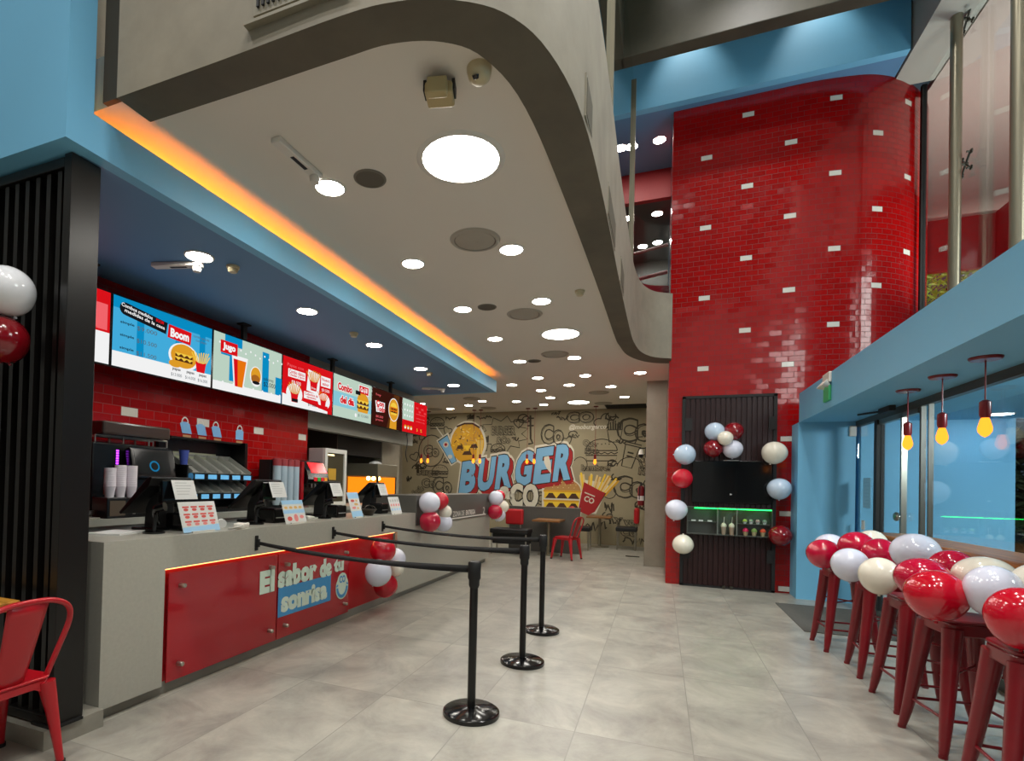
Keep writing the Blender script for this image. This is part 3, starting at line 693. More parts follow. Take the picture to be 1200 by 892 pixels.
def d3(d):
    rect(d, 0, SW, 0, SH, RED, 0); rect(d, 0, SW*.9, 0, .14, WHT, .0004); d.poly([(0, .14, .0005), (SW, .02, .0005), (SW, .3, .0005), (0, .3, .0005)], RED)
    d.text('Papas con', .24, .50, .32, .05, .001, PINK); rect(d, .10, .44, .36, .46, WHT, .0006); d.text('Combo clásico', .27, .43, .3, .045, .001, RED, offset=.02); d.text('Cheddar y bacon', .27, .385, .3, .04, .001, RED, offset=.02)
    d.text('$8.000', .26, .30, .18, .05, .001, WHT)
    d.poly([(.47, .25, .0008), (.74, .22, .0008), (.76, .50, .0008), (.50, .53, .0008)], WHT); fries(d, .62, .36, .19, RED, GLD, .0012); d.text('fries', .62, .30, .1, .03, .0022, WHT)
    d.disc(.23, .16, .0008, .16, .13, 20, WHT); fries(d, .23, .14, .17, RED, GLD, .0012); rect(d, .18, .30, .06, .10, INK, .0022)
    rect(d, .78, 1.0, .36, .50, WHT, .0006); d.text('Nuevo\nsabor', .89, .43, .18, .1, .001, RED, offset=.02); d.text('$9.500', .89, .31, .18, .045, .001, WHT)
    rect(d, .42, .74, .14, .23, WHT, .0008); d.text('Cubanitos de', .58, .205, .28, .035, .001, RED, offset=.02); d.text('queso', .58, .16, .2, .03, .001, RED, offset=.02)
    d.disc(.86, .16, .0007, .14, .11, 20, WHT); fries(d, .84, .15, .15, RED, ORG, .0012); rect(d, .74, .95, .05, .10, RED, .002); d.text('$7.000', .60, .07, .18, .04, .001, INK)
def d4(d):
    rect(d, 0, SW, 0, SH, PALE, 0); rect(d, 0, SW, .36, SH, MINT, .0003); rect(d, 0, SW, 0, .15, MINT, .0004)
    for a, b, y, h, s in ((.09, .50, .44, .13, 'Combo'), (.16, .56, .26, .13, 'del día')):
        d.text(s, (a+b)/2, y, b-a, h, .0008, WHT, offset=.13); d.text(s, (a+b)/2, y, (b-a)*.93, h*.86, .0014, RED, offset=.05)
    rect(d, .67, .97, .42, .56, WHT, .0007); rect(d, .685, .955, .43, .55, RED, .001); d.text('Co $ 8', .82, .49, .2, .085, .0015, WHT, offset=.05)
    rect(d, .58, .72, .40, .46, INK, .0012); burger(d, .80, .28, .34, GLD, YEL, BRN, .001); d.text('$ 12.000', .82, .09, .3, .045, .001, GRY); d.disc(.60, .08, .001, .03, n=14, m=WHT)
def d5(d):
    rect(d, 0, SW, 0, SH, CHOC, 0)
    d.poly([(.5, 0, .0004), (.85, 0, .0004), (.95, SH, .0004), (.75, SH, .0004)], BRN); d.poly([(.6, 0, .0006), (.85, 0, .0006), (.85, .18, .0006), (.62, .16, .0006)], GLD)
    d.text('hoy', .20, .50, .16, .05, .001, PINK); d.poly([(.10, .40, .0008), (.42, .40, .0008), (.42, .24, .0008), (.14, .22, .0008)], WHT)
    d.text('Con', .26, .37, .26, .09, .0014, RED, offset=.05); d.text('Todo', .29, .28, .28, .09, .0014, RED, offset=.05); d.text('$8.500\npromo', .25, .12, .24, .1, .001, PINK)
    d.disc(.74, .33, .0010, .19, .20, 28, WHT); d.disc(.74, .33, .0013, .175, .185, 28, GLD); burger(d, .74, .34, .24, YEL, ORG, BRN, .0018)
def d6(d):
    rect(d, 0, SW, 0, SH, RED, 0); rect(d, 0, .46, .20, SH, MINT, .0005); rect(d, 0, .62, .17, .22, RED, .0007)
    for k in range(4):
        for j in range(3): d.disc(.09+.10*k, .30+.1*j, .001, .022, n=8, m=WHT)
        d.text('menú', .60+.12*k if k < 4 else .6, .50-.06*(k % 2), .1, .05, .001, PINK)
    for y in (.38, .30, .24): d.text('combos y más', .76, y, .4, .035, .001, PINK)
    for x in (.12, .24, .36): d.disc(x, .09, .001, .05, .04, 12, GLD); d.disc(x, .08, .0013, .03, .02, 10, WHT)
    d.text('$', .62, .08, .05, .06, .001, YEL); d.text('%', .80, .08, .07, .06, .001, YEL)
for i, (lab, fn) in enumerate((('leftmost menu screen, red over white, partly hidden by the black slatted screen', d0), ('blue menu screen with a burger, fries carton and price list', d1), ('pale blue menu screen with an orange juice glass', d2),
        ('red menu screen with three cartons of fries', d3), ('pale menu screen with red lettering for the combo of the day', d4), ('dark brown menu screen with a round golden burger', d5), ('rightmost menu screen, pale green corner on red', d6))): make_screen(i, lab, fn)
for i, y in enumerate((2.88, 4.62, 6.35, 8.1)):
    t = thing('screen_mount', f'black ceiling pole holding the menu screens, {ORD[i]} from the front', 'mount', (-4.376, y, 2.9), 0, 'black screen poles')
    MB().box(-.02, .02, -.03, .03, 0, .3).build('pole', M_blackm, t)
    MB().box(-.05, .05, -.06, .06, .285, .3).build('ceiling_plate', M_blackm, t)
t = MB().tube(smoothpath([(-4.36, 8.75, 2.37), (-4.36, 8.78, 2.2), (-4.36, 8.72, 2.0), (-4.36, 8.80, 1.85)], 5), .008, 6).build('hanging_cable', M_blackm)
tag(t, 'black cable hanging below the rightmost menu screens', 'cable')

# ================================================================== SLATTED SCREEN, NEAR TABLE AND CHAIR
t = thing('slatted_screen', 'tall black slatted room screen standing at the near end of the counter', 'screen', (-2.97, 1.845, 0))
f = MB(); f.box(-.06, 0, 0, .16, .11, ZS-.005); f.box(-2.6, -.06, 0, .10, ZS-.075, ZS-.02); f.box(-2.6, -.06, 0, .10, .11, .16); f.box(-2.6, -2.54, 0, .10, .11, ZS-.02)
f.build('frame', M_dslat, t, bevel=.003)
f = MB(); f.box(-2.58, -.02, .085, .10, .12, ZS-.02); f.build('backing', M_blackm, t)
for k in range(26):
    MB().box(-.135-.094*k, -.10-.094*k, .015, .085, .16, ZS-.08).build('slat', M_dslat, t)
MB().box(-.16, .02, -.01, .15, .10, .115).build('foot_plate', M_blackm, t)
MB().box(-2.7, .0, -.04, .28, 0, .10).build('plinth', pm('plinth_concrete', '#8d8a7e', .6, noise=.1), t)
t = thing('slatted_table', 'golden wooden slatted table at the left edge behind the red chair', 'table', (-3.42, 1.38, 0))
for k in range(6):
    MB().box(-.40, .37, -.40+.125*k, -.285+.125*k, .75, .80).build('top_slat', M_woodx, t, bevel=.006)
MB().box(-.36, .30, -.05, .05, .715, .75).build('batten', M_woodx, t)
MB().tube([(0, 0, .02), (0, 0, .72)], .04, 14).build('pedestal', M_blackm, t, smooth=40)
MB().lathe([(.24, 0), (.24, .012), (.05, .03), (.04, .05)], 28).build('base', M_blackm, t, smooth=40)

def make_chair(label):
    """stamped metal cafe chair, facing local +Y, back at local -Y"""
    t = thing('metal_chair', label, 'chair')
    s = MB(); pts = []
    for cx, cy, a0 in ((.13, .14, 0), (-.13, .14, 90), (-.14, -.13, 180), (.14, -.13, 270)):
        pts += [(cx+.055*math.cos(math.radians(a0+15*i)), cy+.055*math.sin(math.radians(a0+15*i))) for i in range(7)]
    s.prism(pts, .435, .45); s.prism([(x*.97, y*.97) for x, y in pts], .395, .435)
    s.build('seat', M_redc, t, bevel=.006, smooth=40)
    for sx in (-1, 1):
        for sy in (-1, 1):
            top = (sx*.165, sy*.165, .42); mid = (sx*.185, sy*.19, .26); bot = (sx*.205, sy*.225, .03); ft = (sx*.207, sy*.228, .0)
            l = MB(); l.tube(smoothpath([top, mid, bot, ft], 5), [.048, .046, .043, .04, .036, .033, .03, .027, .024, .022, .0205, .02, .02, .02, .02, .02], 10, flat=(1, .8))
            lg = l.build('leg', M_redc, t, smooth=60)
            q = MB(); q.cyl((ft[0], ft[1], 0), .0225, .022, 12); q.build('rubber_foot', M_blackm, lg, smooth=40)
    # skirt arches between the legs
    for R in (0, PI/2, PI, -PI/2):
        q = MB(); q.M = RZ(R); arc = [(-.165, .42), (-.15, .37), (-.10, .40), (0, .41), (.10, .40), (.15, .37), (.165, .42)]
        q.add([(x, .178, z) for x, z in arc]+[(x, .172, z) for x, z in arc], [tuple(range(6, -1, -1)), tuple(range(7, 14))]+[(i, i+1, i+8, i+7) for i in range(6)])
        q.build('apron', M_redc, t)
    h = MB(); hoop = [(-.175, -.15, .44), (-.195, -.20, .58), (-.215, -.245, .72), (-.19, -.27, .80), (-.11, -.285, .845), (0, -.29, .855), (.11, -.285, .845), (.19, -.27, .80), (.215, -.245, .72), (.195, -.20, .58), (.175, -.15, .44)]
    h.tube(smoothpath(hoop, 6), .0135, 10); h.build('back_hoop', M_redc, t, smooth=60)
    b = MB(); n = 9; rows = 8; V = []
    for r in range(rows+1):
        z = .44+(.845-.44)*r/rows; y = -.165-.122*(r/rows)**1.0; w = .062+.028*(r/rows)
        for i in range(n):
            u = -1+2*i/(n-1); V.append((u*w, y-.012*(1-u*u), z))
    F = [(r*n+i, r*n+i+1, (r+1)*n+i+1, (r+1)*n+i) for r in range(rows) for i in range(n-1)]
    b.add(V, F); o = b.build('backrest', M_redc, t, smooth=60); sm = o.modifiers.new('Solid', 'SOLIDIFY'); sm.thickness = .006
    return t
ch = make_chair('red metal cafe chair at the left edge in front of the black slatted screen'); ch.location = (-2.99, 1.55, 0); ch.rotation_euler = (0, 0, PI/2+.04)
CG = None
ch2 = dup(ch, (-1.74, 10.86, 0), (0, 0, 1.25), label='red metal cafe chair at the wooden table by the dark half wall')

# ================================================================== QUEUE POSTS
SG2 = 'black queue posts'
def make_stanchion(label):
    t = thing('queue_post', label, 'queue post', (0, 0, 0), 0, SG2)
    MB().lathe([(.178, 0), (.18, .008), (.178, .026), (.165, .034), (.06, .042), (.04, .05)], 40).build('base', M_gblack, t, smooth=35)
    MB().lathe([(.0265, .04), (.0265, .86)], 20).build('pole', M_black, t, smooth=40)
    MB().lathe([(.028, .80), (.034, .815), (.034, .845), (.041, .86), (.041, .955), (.034, .965), (0, .967)], 20).build('head', M_blackm, t, smooth=35)
    return t
st0 = make_stanchion('black queue post nearest the camera, glossy round base')
post = [(-1.085, 3.187), (-1.025, 4.28), (-1.08, 5.29)]; clips = [3.39, 4.467, 5.478]
names = ['nearest the camera', 'in the middle of the three', 'furthest from the camera']
M_belt = pm('black_belt_webbing', '#0a0a0a', .75)
for k in range(3):
    s_ = st0 if k == 0 else dup(st0, label='black queue post, '+names[k])
    s_.location = (post[k][0], post[k][1], 0)
for k in range(3):
    root = [o for o in bpy.data.objects if o.name.startswith('queue_post') and abs(o.location.y-post[k][1]) < .01 and o.parent is None][0]
    x0, y0 = post[k]; dx, dy = CX+.03-x0, clips[k]-y0
    b = MB(); N = 14; V = []
    for i in range(N+1):
        f = i/N; x, y = -.03+(dx+.03)*f, dy*f; z = .915-.055*4*f*(1-f)*.6+.025*f
        tw = .9*math.sin(PI*f)*.8; hh = .023-.009*f
        V += [(x, y-hh*math.sin(tw), z-hh*math.cos(tw)), (x, y+hh*math.sin(tw), z+hh*math.cos(tw))]
    b.add(V, [(2*i, 2*i+2, 2*i+3, 2*i+1) for i in range(N)]); bo = b.build('belt', M_belt, root, smooth=60)
    so = bo.modifiers.new('Solid', 'SOLIDIFY'); so.thickness = .003
    t = thing('belt_clip', f'black belt end clip on the counter front, {["first", "second", "third"][k]} from the camera', 'clip', (CX, clips[k], .94), 0, 'belt clips on the counter front')
    MB().box(0, .012, -.016, .016, -.06, .06).build('wall_plate', M_blackm, t, bevel=.004)
    MB().box(.012, .035, -.010, .010, -.032, .032).build('receiver', M_blackm, t, bevel=.003)

# ================================================================== ON THE FRONT COUNTER
ZT = 1.06
def make_pos(label):
    t = thing('cash_terminal', label, 'cash register', (0, 0, 0), 0, 'black cash terminals')
    MB().box(-.14, .10, -.12, .12, 0, .025).build('base', M_gblack, t, bevel=.008)
    q = MB(); q.M = FY.inverted() if False else Matrix(((1, 0, 0, 0), (0, 0, 1, 0), (0, -1, 0, 0), (0, 0, 0, 1)))
    s = MB(); s.M = Matrix(((1, 0, 0, 0), (0, 0, 1, 0), (0, 1, 0, 0), (0, 0, 0, 1)))
    s.prism([(-.07, .02), (.06, .02), (.07, .20), (.09, .31), (-.03, .22), (-.06, .16)], -.07, .07); s.build('stand', M_blackm, t, bevel=.006)
    s = MB(); s.M = Matrix(((1, 0, 0, 0), (0, 0, 1, 0), (0, 1, 0, 0), (0, 0, 0, 1)))
    s.prism([(-.20, .13), (-.185, .115), (.10, .33), (.125, .385), (.11, .395), (.08, .385)], -.175, .175); s.build('screen_housing', M_black, t, bevel=.006)
    s = MB(); s.M = Matrix(((1, 0, 0, 0), (0, 0, 1, 0), (0, 1, 0, 0), (0, 0, 0, 1)))
    s.prism([(-.180, .150), (.075, .383), (.074, .386), (-.182, .153)], -.155, .155); s.build('screen', em('pos_screen', '#8fb7d6', .6), t)
    MB().box(.09, .13, -.09, .09, .20, .37).build('customer_display', M_gblack, t, bevel=.006)
    return t
pos0 = make_pos('black cash terminal nearest the camera on the counter'); PY = [2.86, 3.90, 4.91, 5.92]
WHERE = ['nearest the camera', 'second from the camera', 'third from the camera', 'furthest from the camera']
for k in range(4):
    if k: dup(pos0, (-3.465, PY[k], ZT), label='black cash terminal on the counter, '+WHERE[k])
    else: pos0.location = (-3.465, PY[0], ZT)
M_pink, M_sky2, M_redink, M_yel = pm('pink_ink', '#e58a86', .7), pm('sky_ink', '#9cc9e8', .7), pm('red_ink', '#d4574e', .7), pm('gold_ink', '#e0b56a', .7)
M_grey = pm('grey_ink', '#b5b5b2', .7)
for k in range(4):
    s = MB(); s.M = RY(-.35) @ FX
    s.box(-.10, .10, 0, .15, -.001, .001, 0)
    for j in range(5): s.add([(-.075, .125-.022*j, .0015), (.03+.012*((j*7+k) % 4), .125-.022*j, .0015), (.03+.012*((j*7+k) % 4), .131-.022*j, .0015), (-.075, .131-.022*j, .0015)], [(0, 1, 2, 3)], 1)
    o = s.build('paper_sheet', [M_paper, M_grey], loc=(-3.272, [2.93, 3.97, 4.93, 5.97][k], 1.292))
    tag(o, 'small white paper sheet standing on the cash terminal '+WHERE[k], 'paper', 'white sheets on the cash terminals')
def make_sign(k, y0, y1, h, rz, style, label):
    t = thing('menu_card', label, 'sign', (-3.09, (y0+y1)/2, ZT), rz, 'menu cards on the counter')
    w = (y1-y0)/2
    s = MB(); s.M = T(0, 0, .004) @ RY(-.30) @ FX
    s.box(-w, w, 0, h, -.003, 0, 0)
    r = random.Random(k); z = .001
    if style == 0:
        for j in range(4):
            for i in range(2 if 0 else 3):
                x = -w*.82+w*.44*j; y = h*(.80-.24*i)
                s.add([(x, y, z), (x+w*.34, y, z), (x+w*.34, y+h*.055, z), (x, y+h*.055, z)], [(0, 1, 2, 3)], 2); s.disc(x+w*.17, y-h*.06, z, w*.13, h*.05, 12, 3 if i == 2 else 2)
        s.add([(-w, 0, z), (w, 0, z), (w, h*.22, z), (-w, h*.17, z)], [(0, 1, 2, 3)], 1)
    elif style == 1:
        s.add([(-w, h*.82, z), (w, h*.82, z), (w, h, z), (-w, h, z)], [(0, 1, 2, 3)], 1); s.add([(-w, h*.42, z), (w, h*.42, z), (w, h*.58, z), (-w, h*.58, z)], [(0, 1, 2, 3)], 1)
        for j in range(4): s.disc(-w*.7+w*.45*j, h*.68, z, w*.16, h*.06, 12, 4)
        s.disc(w*.05, h*.22, z, w*.2, h*.17, 16, 3); s.disc(-w*.55, h*.2, z, w*.22, h*.1, 14, 2); s.disc(w*.6, h*.25, z, w*.2, h*.08, 14, 3)
    elif style == 2:
        s.add([(-w, h*.75, z), (w, h*.75, z), (w, h, z), (-w, h, z)], [(0, 1, 2, 3)], 1); s.add([(-w, 0, z), (w, 0, z), (w, h*.25, z), (-w, h*.25, z)], [(0, 1, 2, 3)], 1)
        for j in range(3): s.disc(-w*.3+w*.5*(j % 2), h*(.38+.14*j), z, w*.35, h*.05, 14, (3, 4, 2)[j]); s.disc(w*.4, h*(.36+.15*j), z, w*.2, h*.04, 12, 4)
    else:
        for j in range(4):
            for i in range(3): s.disc(-w*.7+w*.47*j, h*(.78-.26*i), z, w*.15, h*.08, 12, (5, 3, 1)[i])
    s.build('card', [M_paper, M_sky2, M_redink, M_pink, M_yel, M_grey], t)
    b = MB(); b.box(-.02, .015, -w*.6, w*.6, 0, .012); b.build('foot', M_white, t)
for k, a in enumerate(((2.74, 3.09, .225, .06, 0, 'white menu card with red pictures over a pale blue foot, nearest the camera'), (3.83, 4.15, .215, .05, 1, 'menu card with blue bands and pink pictures, second on the counter'),
                       (4.93, 5.17, .285, .05, 2, 'tall narrow blue menu card, third on the counter'), (5.83, 6.14, .22, .05, 3, 'small pale menu card at the end of the counter'))): make_sign(k, *a)
PG = 'black receipt printers'
for k, (y, w) in enumerate(((3.0, 'behind the nearest menu card'), (3.98, 'behind the blue banded menu card'), (4.98, 'behind the tall blue menu card'), (5.95, 'behind the last small menu card'))):
    t = thing('receipt_printer', 'black receipt printer on the counter, '+w, 'printer', (-3.31, y-.06, ZT), 0, PG)
    MB().box(-.09, .09, -.08, .10, 0, .13).build('body', M_gblack, t, bevel=.012)
    MB().box(.088, .093, -.06, .08, .045, .055).build('paper_slot', M_grey, t)
    MB().box(-.05, .05, -.04, .06, .131, .135).build('lid', M_blackm, t)
# scanners on gooseneck stands
for k, (x, y, w) in enumerate(((-3.27, 2.66, 'in front of the nearest cash terminal'), (-3.28, 3.67, 'beside the second cash terminal'), (-3.27, 4.68, 'beside the third cash terminal'))):
    t = thing('barcode_scanner', 'black handheld scanner on a stand '+w, 'scanner', (x, y, ZT), .5, 'black scanners on stands')
    MB().lathe([(.07, 0), (.07, .012), (.03, .02)], 20).build('stand_base', M_gblack, t, smooth=40)
    MB().tube(smoothpath([(0, 0, .015), (0, .01, .08), (.01, .0, .14)], 4), .014, 8).build('stand_neck', M_blackm, t, smooth=50)
    q = MB(); q.tube(smoothpath([(.01, .05, .06), (.0, .02, .12), (.02, -.02, .17), (.08, -.03, .19)], 4), [.018]*4+[.02]*4+[.03]*4+[.034], 10); q.build('scanner_body', M_gblack, t, smooth=50)
    MB().tube(smoothpath([(.01, .05, .06), (-.03, .08, .03), (-.05, .04, .004), (-.06, -.03, .004)], 5), .004, 6).build('cable', M_blackm, t)
# card readers, white
for k, (x, y, rz, w) in enumerate(((-3.12, 3.33, .5, 'right of the nearest menu card'), (-3.28, 4.42, .9, 'right of the second menu card'))):
    t = thing('card_reader', 'white card reader lying on the counter '+w, 'card reader', (x, y, ZT), rz, 'white card readers')
    q = MB(); q.M = T(0, 0, .02) @ RY(.1); q.box(-.04, .04, -.10, .10, -.02, .022); q.build('body', M_white, t, bevel=.012)
    MB().box(-.028, .028, .015, .075, .040, .046).build('display', M_gblack, t)
    MB().tube(smoothpath([(0, -.10, .02), (.04, -.17, .03), (-.02, -.20, .015), (-.06, -.14, .01)], 5), .006, 6).build('cable', M_white, t, smooth=50)
t = thing('receipt_spool', 'white paper roll lying beside the nearest card reader', 'paper roll', (-3.25, 3.25, ZT+.035), .9)
q = MB(); q.M = RX(PI/2); q.lathe([(.008, -.04), (.035, -.04), (.035, .04), (.008, .04)], 20); q.build('roll', M_paper, t, smooth=40)
t = thing('paper_stack', 'white paper sheets lying at the near end of the counter', 'paper', (-3.45, 2.52, ZT), .4)
q = MB(); q.box(-.11, .11, -.15, .15, 0, .012); q.build('sheets', M_paper, t)
t = thing('wire_bowl', 'small dark wire bowl between the two far menu cards', 'bowl', (-3.2, 5.46, ZT))
MB().lathe([(.05, 0), (.055, .01), (.085, .06), (.10, .075)], 20).build('bowl', pm('dark_wire', '#3a332b', .4, .5), t, smooth=50)
for a in (0, PI/2): 
    q = MB(); q.M = RZ(a); q.tube([(.10*math.cos(b), 0, .07+.05*math.sin(b)) for b in [PI*i/10 for i in range(11)]], .004, 6); q.build('handle', M_dsteel, t)

# ================================================================== ON THE BACK COUNTER
ZB = 1.115
# coffee machine
t = thing('coffee_machine', 'black coffee machine with a tilted screen and steel top rail', 'coffee machine', (-4.38, 3.28, ZB))
MB().box(-.20, .02, -.33, .40, 0, .62).build('body', M_black, t, bevel=.015)
MB().box(-.20, .16, -.15, .40, 0, .06).build('drip_tray', M_dsteel, t, bevel=.006)
q = MB(); q.M = T(.10, .13, .45) @ RY(-.25); q.box(-.03, .05, -.20, .24, -.14, .14); scn = q.build('screen_housing', M_gblack, t, bevel=.015)
q = MB(); q.M = T(.10, .13, .45) @ RY(-.25) @ T(.052, 0, 0) @ FX; q.box(-.17, .17, -.105, .105, -.001, .001, 0); q.disc(.01, -.03, .0015, .05, n=20, m=1); q.disc(.01, -.03, .002, .036, n=20, m=0); q.build('screen', [pm('screen_glass', '#12181c', .1), em('logo_blue', '#1d7fae', .8)], scn)
g = MB()
for y in (-.3, -.05, .2, .39): g.tube([(-.18, y, .62), (-.18, y, .68)], .008, 8); g.tube([(.0, y, .62), (.0, y, .68)], .008, 8)
g.tube([(-.18, -.3, .68), (-.18, .39, .68)], .008, 8); g.tube([(.0, -.3, .68), (.0, .39, .68)], .008, 8)
g.build('cup_rail', M_steel, t, smooth=50)
for y in (-.08, .0): 
    MB().tube([(.09, y-.18, .26), (.09, y-.18, .18)], .014, 10).build('spout', M_steel, t, smooth=50)
g = MB()
for j in range(6): g.box(.021, .026, -.125, -.105, .44+.022*j, .454+.022*j)
g.build('purple_lights', em('violet_led', '#b43cff', 4), t)
MB().box(-.1, .1, -.3, .35, .685, .80).build('bean_hopper', pm('smoked_hopper', '#4a3b34', .15), t, bevel=.02)
# stacks of cups
def cup_prof(r0, r1, h, k, p):
    pr = [(r0, 0)]
    for i in range(k): pr += [(r1, h+i*p-.006), (r1*1.05, h+i*p), (r1*.98, h+i*p+.002)]
    return pr
for k, (y, hh, w) in enumerate(((2.93, 13, 'left'), (3.02, 15, 'middle'), (3.115, 15, 'right'))):
    t = MB().lathe([(.030, .0)]+[q for i in range(hh) for q in ((.042, .09+.012*i-.004), (.044, .09+.012*i), (.0415, .09+.012*i+.004))], 20).build('cup_stack', pm('pink_lit_cup', '#e6dce0', .55), loc=(-4.11, y, ZB+.165), smooth=50)
    tag(t, f'white paper cup stack beside the coffee machine, {w} one of three', 'cup stack', 'white cup stacks beside the coffee machine')
t = thing('coffee_grinder', 'low brown and black cabinet under the white cup stacks', 'box', (-4.11, 3.02, ZB))
MB().box(-.09, .09, -.17, .17, 0, .165).build('body', M_black, t, bevel=.008)
MB().box(.09, .094, -.15, -.02, .02, .14).build('door', pm('brown_panel', '#5d5040', .4), t)
MB().lathe([(.012, 0), (.016, .008), (0, .014)], 12, (.085, .06, .03)).build('knob', M_white, t)
t = thing('utensil_tray', 'steel tray with utensils at the near end of the back counter', 'tray', (-4.20, 2.66, ZB))
MB().box(-.15, .15, -.16, .16, 0, .012).build('tray', M_steel, t, bevel=.004)
for k, (x, y, a, m) in enumerate(((-.05, -.08, .3, M_dsteel), (.05, .0, -.5, M_steel), (0, .09, .9, M_steel))):
    q = MB(); q.M = T(x, y, .03) @ RZ(a); q.tube([(-.11, 0, 0), (.02, 0, .01)], .009, 8); q.lathe([(.02, -.012), (.04, 0), (.04, .03), (.035, .03)], 16, (.06, 0, .0)); q.build('jug', m, t, smooth=50)
t = tag(MB().lathe([(.032, 0), (.045, .135), (.047, .14), (.042, .138)], 20).build('cup', pm('violet_blue_cup', '#4556a8', .4), loc=(-4.30, 3.80, ZB+.465), smooth=50), 'blue violet paper cup on the topping station shelf edge', 'cup')
# topping station
t = thing('topping_station', 'black two tier topping station with blue labels and metal bins', 'dispenser', (-4.36, 4.10, ZB))
f = MB(); f.box(-.20, -.16, -.40, .56, 0, .74); f.box(-.20, .22, -.40, -.385, 0, .46); f.box(-.20, .05, .52, .56, 0, .74); f.box(-.20, .22, -.40, .56, 0, .05); f.box(-.2, .0, -.40, .56, .72, .74)
f.build('cabinet', M_black, t)
MB().box(-.155, .06, -.38, -.20, .46, .465).build('side_shelf', M_black, t)
for tier, (z, n) in enumerate(((.45, 5), (.255, 6))):
    y0 = -.30 if tier == 0 else -.36
    q = MB(); q.M = T(0, 0, z) @ RY(.5); q.box(-.20, .20, y0, .50, -.02, 0); tr = q.build('tier_shelf', M_black, t)
    for j in range(n):
        ww = (.50-y0)/n; a = y0+ww*j
        q = MB(); q.M = T(0, 0, z) @ RY(.5)
        q.box(-.19, .17, a+.008, a+ww-.008, .0, .004); q.box(-.19, .17, a+.006, a+.012, 0, .05); q.box(-.19, .17, a+ww-.012, a+ww-.006, 0, .05); q.box(-.19, -.184, a+.01, a+ww-.01, 0, .05); q.box(.166, .172, a+.01, a+ww-.01, 0, .03)
        q.build('bin', pm('bin_steel', '#b4b4ac', .35, .35), t)
    q = MB(); q.M = T(.172, 0, z-.12); q.box(0, .012, y0-.06, .50, -.01, .055); rail = q.build('label_rail', M_black, t)
    for j in range(n):
        ww = (.50-y0)/n; a = y0+ww*j
        q = MB(); q.M = T(.185, 0, z-.12); q.box(0, .002, a+.025, a+ww-.025, .0, .045); q.build('label_card', pm('sky_label', '#6cb9e8', .5, emit='#6cb9e8', es=.35), rail)
MB().lathe([(.035, 0), (.035, .004)], 20, (0, 0, 0)).build('emblem', pm('emblem_blue', '#2a77a8', .5), t, loc=(.186, -.33, .352), rot=(0, PI/2, 0))
q = MB(); q.box(-.155, -.15, -.30, .30, .50, .60); q.build('back_strip', pm('pale_strip', '#a9ab8e', .4), t)
# bag shaped signs on the tiled wall
for k, y in enumerate((4.09, 4.29, 4.50, 4.83)):
    t = thing('bag_sign', f'small blue bag shaped card on the red tiles, {ORD[k]} from the left', 'sign', (-4.596, y, 1.885), 0, 'blue bag cards on the tiles')
    q = MB(); q.M = FX; s_ = .0 if k == 3 else -.03
    q.poly([(-.06, .03, .002), (.06, .03, .002), (.06+s_, .13, .002), (.035+s_, .15, .002), (-.035+s_, .15, .002), (-.06+s_, .13, .002)]); q.build('bag', pm('bag_blue', '#7fb4e2', .5), t)
    q = MB(); q.M = FX; q.strip([(s_+.038*math.cos(a), .14+.055*math.sin(a)) for a in [PI*i/10 for i in range(11)]], .014, .0025); q.build('handle', M_white, t)
    q = MB(); q.M = FX; q.add([(-.05, -.03, .002), (.05, -.03, .002), (.05, .015, .002), (-.05, .015, .002)], [(0, 1, 2, 3)]); q.build('name_strip', pm('gold_strip', '#b88b5c', .5), t)
# cup dispenser tubes
t = thing('cup_dispenser', 'red framed cup dispenser holding tall pale cup columns', 'dispenser', (-4.30, 5.27, ZB))
MB().box(-.16, .0, -.25, .25, 0, .58).build('frame', M_blackm, t)
MB().box(-.16, .10, .22, .27, 0, .58).build('side_panel', M_redp, t)
for k in range(4):
    y = -.19+.115*k
    MB().lathe([(.035, .0), (.048, .04), (.048, .47)], 18, (.055, y, .04)).build('cup_column', pm('pale_blue_cup', '#aebfc9', .45), t, smooth=50)
    MB().lathe([(.05, .47), (.05, .55), (.02, .56)], 18, (.055, y, .04)).build('cup_rim', pm('red_cup_top', '#a03a3e', .45), t, smooth=50)
# soda fountain
t = thing('soda_fountain', 'soda dispenser with a red glowing top and black body', 'drink dispenser', (-4.32, 5.80, ZB))
MB().box(-.2, .02, -.24, .22, 0, .60).build('body', M_gblack, t, bevel=.01)
q = MB(); q.M = Matrix(((1, 0, 0, 0), (0, 0, 1, 0), (0, 1, 0, 0), (0, 0, 0, 1))); q.prism([(0, .30), (.15, .30), (.17, .36), (.14, .47), (.06, .58), (0, .60)], -.24, .22); hd = q.build('head', M_gblack, t, bevel=.008)
q = MB(); q.M = Matrix(((1, 0, 0, 0), (0, 0, 1, 0), (0, 1, 0, 0), (0, 0, 0, 1))); q.prism([(.150, .44), (.074, .575), (.078, .58), (.155, .445)], -.15, .20); q.build('lit_top', pm('red_lit_panel', '#d0121c', .2, emit='#e01822', es=.8), hd)
for k, c in enumerate(('#c8202a', '#2f8f3a', '#c8202a', '#d8902a')):
    q = MB(); q.box(.158, .172, -.11+.075*k, -.05+.075*k, .335, .385); q.build('flavour_button', pm('button_'+c[1:], c, .3, emit=c, es=.4), hd)
for k in range(4): MB().tube([(.12, -.10+.075*k, .30), (.12, -.10+.075*k, .25)], .012, 8).build('nozzle', M_steel, t, smooth=50)
MB().box(-.0, .19, -.24, .22, 0, .05).build('drip_tray', M_steel, t, bevel=.004)
